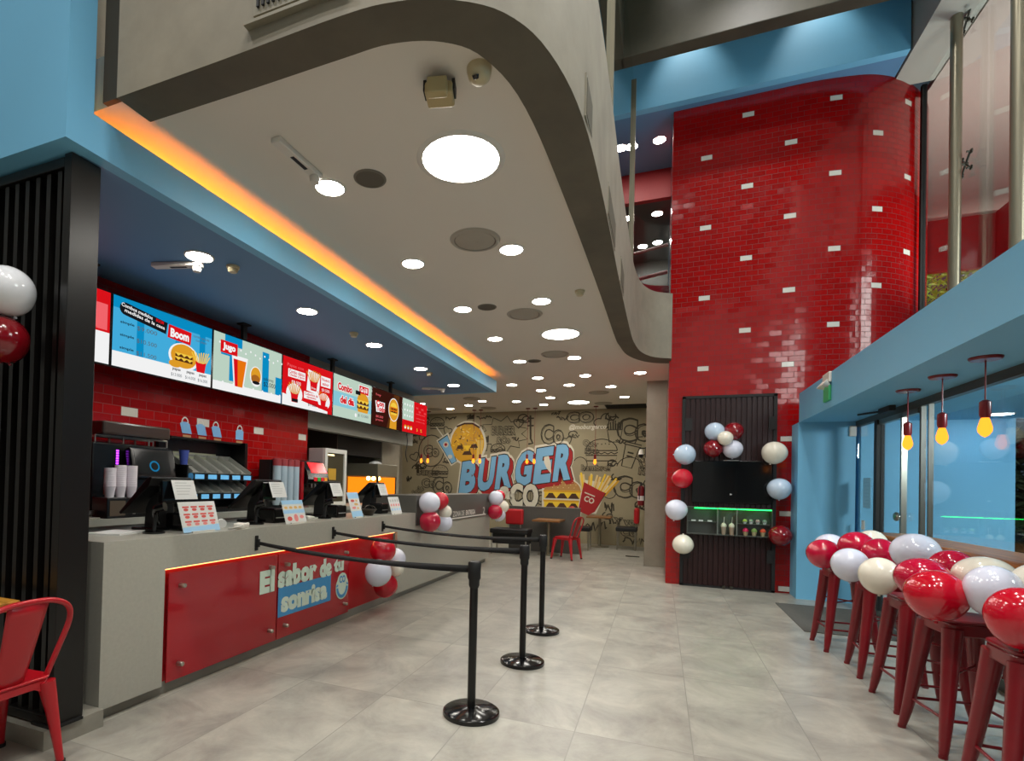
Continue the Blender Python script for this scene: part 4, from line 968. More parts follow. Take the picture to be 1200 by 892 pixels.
# small glass door fridge
t = thing('display_fridge', 'small white countertop fridge with a lit glass door', 'fridge', (-4.58, 6.40, ZB))
f = MB(); f.box(.0, .24, -.27, .27, 0, .80); f.build('cabinet', pm('fridge_grey', '#aba9a6', .4), t, bevel=.008)
f = MB(); f.box(.24, .28, -.27, .27, 0, .05); f.box(.24, .28, -.27, .27, .74, .80); f.box(.24, .28, -.27, -.21, .05, .74); f.box(.24, .28, .21, .27, .05, .74); f.build('door_frame', M_white, t)
MB().box(.255, .262, -.21, .21, .05, .74).build('door_glass', pm('fridge_glass_dark', '#4a4434', .12), t)
MB().box(.263, .266, -.19, -.03, .70, .72).build('lamp', em('fridge_lamp', '#ffe2a0', 3), t)
for k, (z, h) in enumerate(((.36, .16), (.10, .14))): MB().box(.263, .267, -.17+.02*k, .02, z, z+h).build('food_box', pm('yellow_pack', '#c79a2c', .5), t)
# hood, heat cabinet
t = thing('exhaust_hood', 'dark brown steel exhaust hood over the kitchen', 'hood', (-5.0, 7.45, 1.9))
MB().box(-.9, 0, 0, .02, 0, .55).build('side_panel', pm('brown_steel', '#57453c', .4, .3), t)
MB().box(-.9, .0, .02, 1.5, .02, .55).build('body', pm('dark_hood', '#1e1a18', .35, .3), t)
t = thing('heat_cabinet', 'steel food warming cabinet glowing orange inside', 'food warmer', (-4.80, 8.25, ZB))
f = MB(); f.box(-.33, -.30, -.34, -.31, .02, .46); f.box(.30, .33, -.34, -.31, .02, .46); f.box(-.33, .33, .31, .34, .02, .46); f.box(-.33, -.30, -.31, .31, .02, .46); f.box(-.33, .33, -.34, .34, .0, .04); f.build('shell', M_dsteel, t)
MB().box(-.34, .34, -.36, .36, .44, .66).build('canopy', M_steelp, t, bevel=.01)
q = MB(); q.box(-.29, -.285, -.30, .30, .05, .43); q.box(-.29, .32, .30, .305, .05, .43); q.build('lit_back', em('warm_glow', '#ff8214', 1.5), t)
for y in (-.18, 0, .18): MB().lathe([(0, -.07), (.035, -.05), (.035, -.02), (.02, 0)], 14, (.05, y, .44)).build('heat_lamp', em('heat_lamp', '#ffd07a', 16), t, smooth=60)
t = MB().lathe([(.10, 0), (.13, .02), (.10, .06), (.04, .08), (0, .085)], 14).build('cloth_bundle', M_paper, loc=(-4.75, 8.3, ZB+.64), smooth=70)
tag(t, 'pale crumpled cloth lying on top of the steel food warmer', 'cloth')

# ================================================================== RED WALL: SLATTED DOOR, TV, DISPLAY CASE
t = thing('slatted_door', 'dark maroon slatted double door in a black frame set on the red tiled wall', 'door', (.30, 8.895, 0))
f = MB(); f.box(0, .045, -.06, 0, 0, 2.88); f.box(1.215, 1.26, -.06, 0, 0, 2.88); f.box(0, 1.26, -.06, 0, 2.85, 2.89); f.box(0, 1.26, -.06, 0, 0, .03); f.build('frame', M_blackm, t)
MB().box(.045, 1.215, -.03, -.012, .03, 2.85).build('backing', pm('maroon_backing', '#230305', .5), t)
for k in range(17):
    MB().box(.052+.0685*k, .098+.0685*k, -.055, -.030, .035, 2.845).build('slat', M_maroon, t)
for x in (.04, 1.15):
    for z in (.42, 2.36): MB().box(x, x+.10, -.075, -.05, z, z+.19).build('hinge', M_blackm, t)
for x in (.60, .70): MB().box(x-.02, x+.02, -.10, -.05, .0, .05).build('floor_stop', M_dsteel, t)
t = thing('wall_tv', 'black switched off television on the maroon slatted door', 'television', (.45, 8.83, 1.27))
MB().box(0, 1.05, -.04, 0, 0, .63).build('housing', M_gblack, t, bevel=.006)
MB().box(.015, 1.035, -.0425, -.040, .02, .615).build('screen', pm('dark_tv_glass', '#0d0e10', .08), t)
q = MB(); q.M = T(0, -.0432, 0) @ FY; q.poly([(.51, .12, 0), (.545, .135, 0), (.51, .15, 0)]); q.build('logo_mark', M_grey, t)
MB().box(.42, .62, -.045, -.03, .632, .638).build('top_light', M_paper, t)
MB().box(.3, .75, 0, .005, .15, .45).build('wall_bracket', M_blackm, t)
t = thing('display_case', 'wall display case with green lit top below the television', 'display case', (.385, 8.83, .80))
M_case = pm('case_dark_grey', '#4b4c46', .4)
f = MB(); f.box(0, 1.11, -.012, 0, 0, .41); f.box(0, 1.11, -.15, -.012, 0, .012); f.box(0, 1.11, -.15, -.012, .398, .41); f.box(0, .012, -.15, -.012, .012, .398); f.box(1.098, 1.11, -.15, -.012, .012, .398); f.build('case', M_case, t)
for x in (.405, .655): MB().box(x, x+.012, -.145, -.012, .012, .398).build('divider', pm('divider_grey', '#7a7d75', .3), t)
MB().box(.012, .40, -.13, -.012, .185, .192).build('shelf', M_case, t); MB().box(.667, 1.098, -.13, -.012, .175, .182).build('shelf', M_case, t)
MB().box(.10, 1.10, -.14, -.12, .385, .397).build('green_strip', em('green_led', '#18ff5a', 7), t)
q = MB(); q.M = T(0, -.151, 0) @ FY; q.add([(0, 0, 0), (1.11, 0, 0), (1.11, .41, 0), (0, .41, 0)], [(0, 1, 2, 3)]); q.build('glass_front', M_glass, t)
CT = []
M_cream = pm('whipped_cream', '#d8d0b8', .6)
for k, x in enumerate((.495, .60)):
    c = thing('milkshake', ('left' if k == 0 else 'right')+' tall milkshake with cream top inside the green lit case', 'drink', (.385+x, 8.74, .812), 0, 'milkshakes in the display case')
    MB().lathe([(.026, 0), (.036, .11)], 18).build('cup', pm('shake_cup', '#a58d78', .4), c, smooth=40)
    MB().lathe([(.036, .11), (.042, .125), (.034, .15), (.015, .17), (0, .175)], 18).build('cream_top', M_cream, c, smooth=60)
    MB().tube([(.0, 0, .15), (.008, 0, .26)], .004, 6).build('straw', M_white, c)
for k, (x, col) in enumerate(((.77, '#a8b04a'), (.85, '#8a8f86'), (.935, '#b98f92'), (1.02, '#7d837c'))):
    c = thing('dessert_cup', f'tiny dessert cup on the upper right shelf of the case, {ORD[k]} from the left', 'dessert', (.385+x, 8.75, .983), 0, 'dessert cups in the display case')
    MB().lathe([(.018, 0), (.026, .03)], 16).build('cup', M_paper, c, smooth=40); MB().lathe([(.03, .03), (.032, .042), (.018, .065), (0, .07)], 16).build('topping', pm('topping_'+col[1:], col, .5), c, smooth=60)
for k, (x, col, n) in enumerate(((.78, '#d01b52', 'pink'), (.89, '#7c9a4c', 'green'), (1.0, '#d8502c', 'orange'))):
    c = thing('dessert_cup', f'small dessert cup with a {n} top on the lower right shelf', 'dessert', (.385+x, 8.74, .812), 0, 'dessert cups in the display case')
    MB().lathe([(.024, 0), (.034, .06)], 16).build('cup', pm('wafer_cup', '#b5a27c', .5), c, smooth=40); MB().lathe([(.038, .06), (.04, .075), (.026, .10), (0, .115)], 16).build('topping', pm('topping_'+col[1:], col, .5), c, smooth=60)
for k, x in enumerate((.09, .19, .31)):
    q = MB(); q.box(-.03, .03, -.003, 0, 0, .022); tag(q.build('price_card', M_paper, loc=(.385+x, 8.715, .993)), f'tiny white card on the left shelf of the case, {ORD[k]} from the left', 'card', 'white cards in the display case')

# ================================================================== BALLOONS
prof = [(.0, -1.16), (.05, -1.17), (.07, -1.13), (.045, -1.07)]
bodyp = []
for i in range(1, 22):
    a = -PI/2+PI*i/22; z = math.sin(a); r = math.cos(a)
    bodyp.append((r*(1-.06*max(0, -z)), z*(1.08 if z < 0 else 1.0)))
prof = prof+bodyp+[(0, 1.0)]
BM = {'red': pm('red_balloon', '#bf0a24', .12, coat=.5), 'white': pm('white_balloon', '#e6e7ea', .16, coat=.4), 'cream': pm('cream_balloon', '#e9e3d2', .16, coat=.4), 'lilac': pm('lilac_balloon', '#d6d9e8', .16, coat=.4), 'blue': pm('pale_blue_balloon', '#bcd0e4', .16, coat=.4), 'dred': pm('dark_red_balloon', '#7d0a16', .12, coat=.5), 'pink': pm('raspberry_balloon', '#b80a34', .12, coat=.5)}
for m in BM.values():
    if m.node_tree.nodes.get('Principled BSDF'):
        pass
BMESH = {}
def balloon(col, c, rx, rz, label, group, tilt=(0, 0, 0)):
    if col not in BMESH:
        o = MB().lathe(prof, 28).build('balloon', BM[col], smooth=70); BMESH[col] = o.data
    else:
        o = bpy.data.objects.new('balloon', BMESH[col]); COL.objects.link(o)
    o.location = c; o.scale = (rx, rx, rz); o.rotation_euler = tilt
    return tag(o, label, 'balloon', group)
G1 = 'balloons on the maroon door'
for col, x, z, r, lab in (('blue', .736, 2.33, .145, 'pale blue balloon at upper left of the bunch above the television'), ('dred', .985, 2.33, .14, 'dark red balloon at upper right of the bunch above the television'), ('dred', .72, 2.08, .14, 'dark red balloon at lower left of the bunch above the television'), ('lilac', .975, 2.07, .145, 'lilac balloon at lower right of the bunch above the television')):
    balloon(col, (x, 8.68, z), r*.95, r*.9, lab, G1, (.3, 0, 0))
balloon('cream', (.865, 8.56, 2.22), .105, .10, 'small cream balloon in the centre of the bunch above the television', G1)
for col, x, z, r, lab, ti in (('blue', .345, 1.985, .155, 'pale blue balloon at the left door edge, level with the television top', PI/2), ('red', .315, 1.625, .15, 'red balloon at the left door edge beside the television', PI/2), ('lilac', .235, 1.155, .16, 'lilac balloon at the left door edge beside the green lit case', .2), ('cream', .335, .635, .15, 'cream balloon with its knot up, lowest on the left door edge', PI),
                              ('cream', 1.50, 2.015, .165, 'cream balloon highest on the right door edge', .3), ('blue', 1.565, 1.505, .155, 'pale blue balloon on the right door edge beside the television', 0), ('dred', 1.585, .845, .15, 'dark red balloon lowest on the right door edge', .2)):
    balloon(col, (x, 8.665, z), r, r*.94, lab, G1, (0, ti, 0))
G2 = 'balloons on the counter front'
for col, x, y, z, r, lab in (('red', -2.85, 5.20, .70, .145, 'red balloon at the top of the bunch at the red panel end'), ('lilac', -2.78, 4.98, .49, .145, 'lilac balloon in front of the bunch at the red panel end'), ('lilac', -2.88, 5.55, .56, .13, 'lilac balloon at the back of the bunch at the red panel end'), ('cream', -2.76, 5.36, .485, .09, 'small cream balloon in the bunch at the red panel end'), ('red', -2.87, 5.32, .29, .14, 'red balloon at the bottom of the bunch at the red panel end')):
    balloon(col, (x, y, z), r, r*.98, lab, G2, (0, .4, 0))
G3 = 'balloons on the pick-up screen'
for col, x, y, z, r, lab in (('lilac', -2.86, 6.47, 1.20, .145, 'lilac balloon topping the bunch at the left of the pick-up sign'), ('red', -2.87, 6.86, 1.22, .125, 'red balloon behind the bunch at the left of the pick-up sign'), ('cream', -2.84, 6.98, 1.06, .10, 'cream balloon in the bunch at the left of the pick-up sign'), ('pink', -2.85, 6.48, .95, .145, 'raspberry red balloon at the bottom of the bunch left of the pick-up sign'), ('lilac', -2.86, 7.0, .90, .125, 'lilac balloon low at the back of the bunch left of the pick-up sign')):
    balloon(col, (x, y, z), r, r*.98, lab, G3, (0, .4, 0))
G4 = 'balloons at the end of the counter'
for col, x, y, z, r, lab in (('lilac', -2.86, 9.55, 1.215, .14, 'lilac balloon topping the far bunch at the counter end'), ('red', -2.92, 9.98, 1.25, .12, 'red balloon behind the far bunch at the counter end'), ('cream', -2.86, 10.0, 1.04, .13, 'cream balloon at right of the far bunch at the counter end'), ('pink', -2.86, 9.52, .96, .14, 'raspberry red balloon at the bottom of the far bunch'), ('lilac', -2.90, 9.93, .88, .125, 'lilac balloon low at the back of the far bunch')):
    balloon(col, (x, y, z), r, r*.98, lab, G4, (0, .4, 0))
G5 = 'balloons on the black slatted screen'
balloon('white', (-3.22, 1.70, 2.42), .125, .125, 'white balloon on the black slatted screen at the left edge', G5, (.3, 0, 0))
balloon('dred', (-3.25, 1.70, 2.165), .12, .12, 'dark red balloon on the black slatted screen below the white one', G5, (.3, 0, 0))

# ================================================================== STOOLS, BAR
def make_stool(label):
    t = thing('bar_stool', label, 'stool', (0, 0, 0), 0, 'red metal bar stools')
    s = MB(); pts = []
    for cx, cy, a0 in ((.10, .10, 0), (-.10, .10, 90), (-.10, -.10, 180), (.10, -.10, 270)):
        pts += [(cx+.055*math.cos(math.radians(a0+15*i)), cy+.055*math.sin(math.radians(a0+15*i))) for i in range(7)]
    s.prism(pts, .735, .755); s.prism([(x*.98, y*.98) for x, y in pts], .665, .735); s.build('seat', M_redm, t, bevel=.008, smooth=40)
    for sx in (-1, 1):
        for sy in (-1, 1):
            l = MB(); path = smoothpath([(sx*.118, sy*.118, .70), (sx*.145, sy*.145, .45), (sx*.178, sy*.178, .16), (sx*.198, sy*.198, .02), (sx*.20, sy*.20, 0)], 5)
            rr = [.056-.037*min(1, i/(len(path)-4)) for i in range(len(path))]
            l.tube(path, rr, 10, flat=(1, .85)); lg = l.build('leg', M_redm, t, smooth=60)
            q = MB(); q.cyl((sx*.20, sy*.20, 0), .0215, .018, 12); q.build('rubber_foot', M_redm, lg, smooth=40)
            q = MB(); q.lathe([(.006, 0), (.004, .004), (0, .005)], 8, (sx*.199, sy*.199+0, .07)); 
    a, b = .172, .20
    for (p, q2) in (((-a, -a), (a, -a)), ((a, -a), (a, a)), ((a, a), (-a, a)), ((-a, a), (-a, -a))):
        MB().tube([(*p, b), (*q2, b)], .009, 8).build('foot_rail', M_redm, t, smooth=50)
    c = .145
    MB().tube([(-c, -c, .44), (c, c, .44)], .007, 8).build('cross_brace', M_redm, t, smooth=50); MB().tube([(-c, c, .452), (c, -c, .452)], .007, 8).build('cross_brace', M_redm, t, smooth=50)
    return t
SPOS = [(1.63, 6.02), (1.70, 5.29), (1.68, 4.60), (1.655, 3.985), (1.66, 3.32)]
SN = ['nearest the blue pillar', 'second from the blue pillar', 'third from the blue pillar', 'fourth from the blue pillar, under red and white balloons', 'nearest the camera at the right edge']
sp = make_stool('red metal bar stool '+SN[0])
for k, (x, y) in enumerate(SPOS):
    o = sp if k == 0 else dup(sp, label='red metal bar stool '+SN[k])
    o.location = (x, y, 0); o.rotation_euler = (0, 0, [.05, -.06, .04, .12, -.05][k])
G6 = 'balloons tied to the bar stools'
for col, x, y, z, rx, rz, lab in (
    ('pink', 1.42, 5.86, .895, .165, .13, 'red balloon on the stool nearest the blue pillar'), ('lilac', 1.60, 6.38, .915, .17, .13, 'pale balloon behind the red one on the stool nearest the pillar'),
    ('pink', 1.62, 5.68, .995, .165, .125, 'red balloon between the first and second stools from the pillar'), ('lilac', 1.43, 5.16, .885, .155, .13, 'lilac balloon on the second stool from the pillar'),
    ('cream', 1.78, 5.86, 1.00, .15, .13, 'cream balloon peeping out behind the red one near the wooden bar end'), ('pink', 1.70, 5.40, .96, .155, .13, 'red balloon half hidden on the second stool, behind a cream one'),
    ('cream', 1.44, 4.58, .885, .145, .125, 'cream balloon on the third stool from the pillar'), ('lilac', 1.76, 4.92, 1.035, .18, .135, 'large lilac balloon standing highest over the third stool'),
    ('pink', 1.48, 4.04, .955, .165, .12, 'red balloon behind the big front red one on the fourth stool'), ('red', 1.43, 3.73, .905, .172, .135, 'big glossy red balloon in front on the fourth stool'),
    ('pink', 1.78, 4.44, .985, .15, .115, 'red balloon peeping out beside the cream one at the bar'), ('cream', 1.76, 4.02, .985, .175, .12, 'large cream balloon against the wooden bar'),
    ('lilac', 1.62, 3.62, .965, .145, .13, 'lilac balloon in front of the large cream one'), ('red', 1.53, 3.20, .91, .15, .135, 'red balloon on the stool nearest the camera at the right edge'),
    ('cream', 1.80, 3.62, 1.0, .14, .12, 'cream balloon cut by the right edge at the bar')):
    balloon(col, (x, y, z), rx*.84, rz, lab, G6, (.0, .0, .0))
t = thing('window_bar', 'golden wooden bar top running along the shop window', 'bar', (2.0, 6.72, 0))
MB().box(0, .385, -6.2, 0, .975, 1.065).build('bar_top', M_wood, t, bevel=.008)
for y in (-.35, -2.2, -4.1, -5.9): 
    MB().box(.30, .36, y-.03, y+.03, 0, .975).build('leg', M_blackm, t); MB().box(.02, .30, y-.02, y+.02, .93, .975).build('bracket', M_blackm, t)
tag(MB().box(0, .93, 0, 1.5, 0, .008).build('door_mat', pm('grey_door_mat', '#55544f', .9, noise=.15, scale=60), loc=(1.43, 6.55, 0)), 'dark grey door mat on the floor by the blue pillar', 'door mat')
# red pendant lamps over the bar
def make_pendant(label, group, drop, bulb_s, canopy=.09):
    t = thing('pendant_lamp', label, 'pendant lamp', (0, 0, 0), 0, group)
    MB().lathe([(.0, -.022), (canopy*.9, -.02), (canopy, -.008), (canopy, 0)], 26).build('ceiling_rose', M_redm, t, smooth=40)
    MB().tube([(0, 0, -.02), (0, 0, -drop+.12)], .005, 8).build('cord', M_redm, t)
    MB().lathe([(.024, -drop), (.031, -drop+.02), (.031, -drop+.11), (.012, -drop+.125)], 18).build('socket', M_redm, t, smooth=40)
    MB().lathe([(0, -drop-.135), (.020, -drop-.122), (.037, -drop-.095), (.039, -drop-.07), (.026, -drop-.015), (.02, -drop)], 18).build('bulb', em('amber_bulb', '#ff8a24', bulb_s), t, smooth=60)
    return t
pl = make_pendant('red pendant lamp over the bar, nearest the blue pillar', 'red pendant lamps over the bar', .42, 2.6)
for k, (x, y) in enumerate(((2.10, 6.05), (2.095, 5.40), (2.075, 4.75))):
    o = pl if k == 0 else dup(pl, label='red pendant lamp over the bar, '+('second from the blue pillar' if k == 1 else 'nearest the camera'))
    o.location = (x, y, 2.42)
# exit light on the blue beam
t = thing('exit_sign', 'white emergency light with a green sign on the blue beam', 'exit sign', (1.758, 7.15, 2.50))
MB().box(-.03, 0, -.13, .13, .20, .32).build('battery_box', M_white, t, bevel=.01)
for y in (-.08, .08):
    q = MB(); q.M = T(-.05, y, .19) @ RY(-.9); q.lathe([(.02, -.05), (.045, .0), (.048, .02), (0, .022)], 16); q.build('lamp_head', M_white, t, smooth=50)
MB().box(-.025, 0, -.11, .11, .0, .17).build('green_panel', pm('green_sign', '#2f8a55', .4, emit='#2f8a55', es=.25), t, bevel=.005)
t = MB().box(2.33, 2.405, 8.47, 8.52, 2.22, 2.36).build('wall_sensor', M_white, bevel=.008); tag(t, 'white sensor box high on the blue pillar beside the door', 'sensor')
t = thing('door_closer', 'black door closer bar under the blue soffit by the glass door', 'door closer', (2.30, 7.2, 2.42))
MB().box(-.03, .03, -.2, .12, -.06, 0).build('body', M_blackm, t, bevel=.008); MB().tube([(0, .1, -.03), (-.12, .45, -.02)], .012, 8).build('arm', M_blackm, t)
t = MB().box(2.415, 2.424, 8.20, 8.30, 1.0, 1.12).build('wall_switch', M_white, bevel=.004); tag(t, 'pale switch plate beside the glass door behind the stools', 'switch')
q = MB(); q.box(2.415, 2.418, 8.0, 8.25, 1.28, 1.66, 0)
for k in range(7): q.box(2.4145, 2.415, 8.04, 8.21-.02*(k % 3), 1.60-.045*k, 1.606-.045*k, 1)
tag(q.build('window_notice', [pm('pale_blue_notice', '#83bcd8', .6), pm('notice_ink', '#74abc8', .6)]), 'pale blue paper notice on the glass beside the door', 'notice')
# outside lamp in the canopy over the pavement
o = make_downlight(.12, em('cool_lamp', '#f0f0ff', 30), 'round cold ceiling light outside, seen through the shop window', 'outside lights'); o.location = (3.62, 8.0, 2.42)
# steel facade posts with spider fittings
def make_post(x, y, zs, label):
    t = thing('facade_post', label, 'post', (x, y, 2.82), 0, 'steel posts behind the upper glass')
    MB().tube([(0, 0, 0), (0, 0, 4.56)], .06, 18).build('pole', M_steelp, t, smooth=50)
    for z in zs:
        a = MB(); a.tube([(0, 0, z), (.12, 0, z)], .018, 10)
        for dy, dz in ((-.10, .10), (.10, .10), (-.10, -.10), (.10, -.10)):
            a.tube([(.10, 0, z), (.10, dy, z+dz)], .012, 8)
        arm = a.build('spider_arm', M_dsteel, t, smooth=50)
        for dy, dz in ((-.10, .10), (.10, .10), (-.10, -.10), (.10, -.10)):
            q = MB(); q.M = T(.095, dy, z+dz) @ RY(PI/2); q.lathe([(.012, -.03), (.012, .0), (.03, .01), (.03, .02)], 14); q.build('glass_bolt', M_dsteel, arm, smooth=40)
make_post(3.30, 8.25, (2.70, 4.50), 'slim steel post inside the upper glass nearest the red tiled wall'); make_post(3.30, 7.02, (2.9,), 'slim steel post inside the upper glass at the right edge')

# ================================================================== SEATING AT THE BACK
t = thing('half_wall', 'dark grey half wall behind the wooden table', 'partition', (-2.4, 11.8, 0))
MB().box(-.79, .79, -.06, .06, 0, .985).build('panel', M_counterd, t); MB().box(-.80, .80, -.07, .07, .985, 1.0).build('cap', pm('half_wall_cap', '#77766f', .4), t)
TG = 'wooden tables at the back'
def make_table(label):
    t = thing('dining_table', label, 'table', (0, 0, 0), 0, TG)
    MB().box(-.29, .29, -.34, .34, .715, .755).build('tabletop', M_woodt, t, bevel=.006)
    MB().tube([(0, 0, .02), (0, 0, .715)], .035, 14).build('pedestal', M_steelp, t, smooth=50)
    MB().lathe([(.23, 0), (.23, .012), (.05, .025)], 26).build('base', M_steelp, t, smooth=40)
    return t
tb = make_table('square wooden table between the bench and the red chair at the back'); tb.location = (-2.20, 11.32, 0)
dup(tb, (-1.37, 13.55, 0), label='square wooden table behind the half wall near the painted wall', group=TG)
def make_bench(label, w, cat='chair'):
    t = thing('cushioned_chair', label, cat, (0, 0, 0), 0, 'black seats with red cushions')
    MB().box(-w/2, w/2, -.24, .24, .44, .54).build('seat', M_blackm, t, bevel=.02)
    for sx in (-1, 1):
        for sy in (-1, 1): MB().tube([(sx*(w/2-.04), sy*.2, 0), (sx*(w/2-.04), sy*.2, .44)], .017, 10).build('leg', M_steel, t, smooth=50)
    return t
b = make_bench('black upholstered bench with a red back cushion by the counter end', .82, 'bench'); b.location = (-2.95, 11.05, 0)
MB().box(-.39, .39, -.17, .22, .22, .44).build('box_base', M_blackm, b)
MB().box(-.16, .22, .08, .22, .62, .95).build('red_cushion', M_redu, b, bevel=.03)
for x in (-.10, .16): MB().tube([(x, .16, .52), (x, .16, .66)], .014, 8).build('cushion_rod', M_steel, b, smooth=50)
for k, (x, y, rz, lab) in enumerate(((-1.72, 12.75, PI/2, 'black chair with a red back cushion just past the half wall end'), (-.72, 13.35, -PI/2, 'black chair with a red back cushion nearest the concrete column'))):
    b = make_bench(lab, .50); b.location = (x, y, 0); b.rotation_euler = (0, 0, rz)
    MB().box(-.20, .20, .16, .28, .62, 1.0).build('red_cushion', M_redu, b, bevel=.05)
    for xx in (-.13, .13): MB().tube([(xx, .21, .5), (xx, .21, .66)], .014, 8).build('cushion_rod', M_steel, b, smooth=50)
# pendants over the back tables
pb = None
for k, (x, y, lab) in enumerate(((-6.30, 13.6, 'left lamp of the pair over the painted wall at far left'), (-6.10, 13.6, 'right lamp of the pair over the painted wall at far left'), (-4.74, 13.6, 'left lamp of the pair between burger and lettering'), (-4.55, 13.6, 'right lamp of the pair between burger and lettering'), (-3.25, 13.6, 'left lamp of the pair in front of the lettering'), (-3.06, 13.6, 'right lamp of the pair in front of the lettering'), (-1.52, 13.6, 'single lamp in front of the line drawn burger'))):
    if pb is None: pb = make_pendant('small red pendant, '+lab, 'small red pendants at the back', 1.33, 5, .06)
    o = pb if k == 0 else dup(pb, label='small red pendant, '+lab)
    o.location = (x, y, ZC)
t = thing('fire_extinguisher', 'red fire extinguisher with a white label on the concrete column side', 'fire extinguisher', (-.335, 10.82, 1.13))
MB().lathe([(.0, 0), (.055, .005), (.062, .03), (.062, .32), (.05, .37), (.02, .39)], 20).build('cylinder', M_redm, t, smooth=50)
MB().lathe([(.0632, .10), (.0632, .19)], 20).build('white_label', M_paper, t, smooth=50)
MB().box(-.02, .02, -.04, .04, .39, .44).build('valve', M_blackm, t, bevel=.006)
MB().tube(smoothpath([(0, -.03, .41), (-.02, -.09, .38), (-.03, -.085, .22), (-.03, -.07, .12)], 5), .010, 8).build('hose', M_blackm, t)
MB().box(.055, .075, -.05, .05, .1, .35).build('wall_bracket', M_blackm, t)
t = thing('column_lamp', 'black bracket lamp with a white head on the concrete column', 'wall lamp', (-.26, 10.85, 2.16))
MB().box(-.02, 0, -.06, .06, -.10, .10).build('wall_plate', M_blackm, t); MB().tube([(-.02, 0, .08), (-.12, 0, .08)], .012, 8).build('arm', M_blackm, t)
MB().lathe([(.05, -.10), (.035, -.02), (.02, .0)], 16, (-.09, 0, .06)).build('white_head', M_white, t, smooth=50); MB().lathe([(.03, -.16), (.048, -.10)], 16, (-.09, 0, .06)).build('dark_ring', M_blackm, t, smooth=50)
t = thing('floor_socket', 'small dark floor hatch by the concrete column base', 'hatch', (-.52, 12.0, 0))
MB().box(-.14, .14, -.05, .05, 0, .012).build('cover', M_dsteel, t)

# ================================================================== PAINTED WALL
t = thing('wall_mural', 'painted wall with big blue and red lettering and black line drawings', 'mural', (0, 14.095, 0))
PM = [pm('mural_black', '#26231c', .8), pm('mural_white', '#d9d3bf', .7), pm('mural_blue', '#7db4d8', .7), pm('mural_red', '#a81c1e', .7), pm('mural_gold', '#d8a022', .7), pm('mural_tan', '#b98a4e', .7), pm('mural_brown', '#4a2c16', .7), pm('mural_yellow', '#f0c832', .7), pm('mural_ink', '#453f31', .8), pm('mural_pale_fry', '#e2c88a', .7)]
BLK, WH, BL, RD, GO, TA, BR, YE, LINE, FRY = range(10)
def polyoff(mb, pts, dx, dy, z, m): mb.poly([(x+dx, y+dy, z) for x, y in pts], m)
word = MB(); word.M = FY
x0, x1 = -5.36, -2.16; hx = (x1-x0)/6
def capital(ch, i, off, dx, dy, z, m):
    _, _, a, b_, c, d = text_geo(ch, .055); V, F, *_r = text_geo(ch, .055+off)
    out = []
    for p in V:
        u, v = (p[0]-a)/(b_-a), (p[1]-c)/(d-c)
        x = x0+hx*(i+.05+u*.88)
        out.append((x+.10*v+dx, 1.17+.155*(x-x0)+(.93+.05*i/5)*v+dy, z+.00002*i))
    word.add(out, F, m)
for i, chh in enumerate('BURGER'):
    capital(chh, i, .075, .0, .0, .0010, WH); capital(chh, i, .075, .09, -.09, .0012, WH)
    capital(chh, i, .03, .10, -.11, .0020, BLK)
    for st in range(1, 8): capital(chh, i, .016, .013*st, -.015*st, .0040-.0002*st, RD)
    capital(chh, i, .022, 0, 0, .0044, BLK); capital(chh, i, 0, 0, 0, .0048, BL)
# pale flame shape between the last two letters
word.poly([(-2.90, 2.25, .0052), (-2.78, 2.28, .0052), (-2.72, 2.1, .0052), (-2.70, 1.80, .0052), (-2.82, 1.94, .0052), (-2.90, 2.1, .0052)], WH)
word.build('lettering', PM, t)
w2_ = MB(); w2_.M = FY
for off, mm, z in ((.12, BLK, .0056), (.085, WH, .006)):
    w2_.text('&', -3.94, 1.26, .42, .40 if mm == BLK else .36, z, mm, offset=off)
for off, ww, hh, mm, z in ((.10, .86, .72, BLK, .0056), (.05, .80, .67, WH, .006)):
    w2_.text('CO', -3.43, 1.19, ww, hh, z, mm, offset=off)
w2_.text('CO', -3.43, 1.19, .70, .55, .0064, WH, offset=.03)
for cx in (-3.62, -3.22): w2_.strip([(cx+.03*math.cos(a), 1.2+.17*math.sin(a)) for a in [2*PI*i/20 for i in range(21)]], .012, .0068, BLK)
w2_.build('small_lettering', PM, t)
cu = MB(); cu.M = FY
def q4(mb, pts, z, m): mb.poly([(x, y, z) for x, y in pts], m)
q4(cu, [(-6.06, 2.72), (-5.70, 2.95), (-5.36, 2.12), (-5.58, 1.98)], .001, WH); q4(cu, [(-6.02, 2.70), (-5.72, 2.89), (-5.41, 2.12), (-5.57, 2.03)], .0016, BLK); q4(cu, [(-5.99, 2.685), (-5.72, 2.86), (-5.43, 2.12), (-5.565, 2.055)], .002, BL)
cu.disc(-5.76, 2.6, .0026, .085, .085, 16, WH); cu.disc(-5.76, 2.6, .003, .045, .045, 12, RD); cu.strip([(-5.86, 2.85), (-6.08, 3.12)], .035, .001, WH); cu.disc(-5.62, 2.25, .0026, .07, .06, 14, WH)
cu.build('cup_picture', PM, t)
bu = MB(); bu.M = FY; r = random.Random(4)
cx, cy = -5.10, 2.62
bu.poly([(cx+.56*math.cos(a)*(1 if math.sin(a) > 0 else 1.02), cy+.66*math.sin(a)*(1 if math.sin(a) > 0 else .92), .0012) for a in [2*PI*i/32 for i in range(32)]], WH)
bu.poly([(cx+.50*math.cos(a), cy+.60*math.sin(a)*(1 if math.sin(a) > 0 else .92), .0018) for a in [2*PI*i/32 for i in range(32)]], GO)
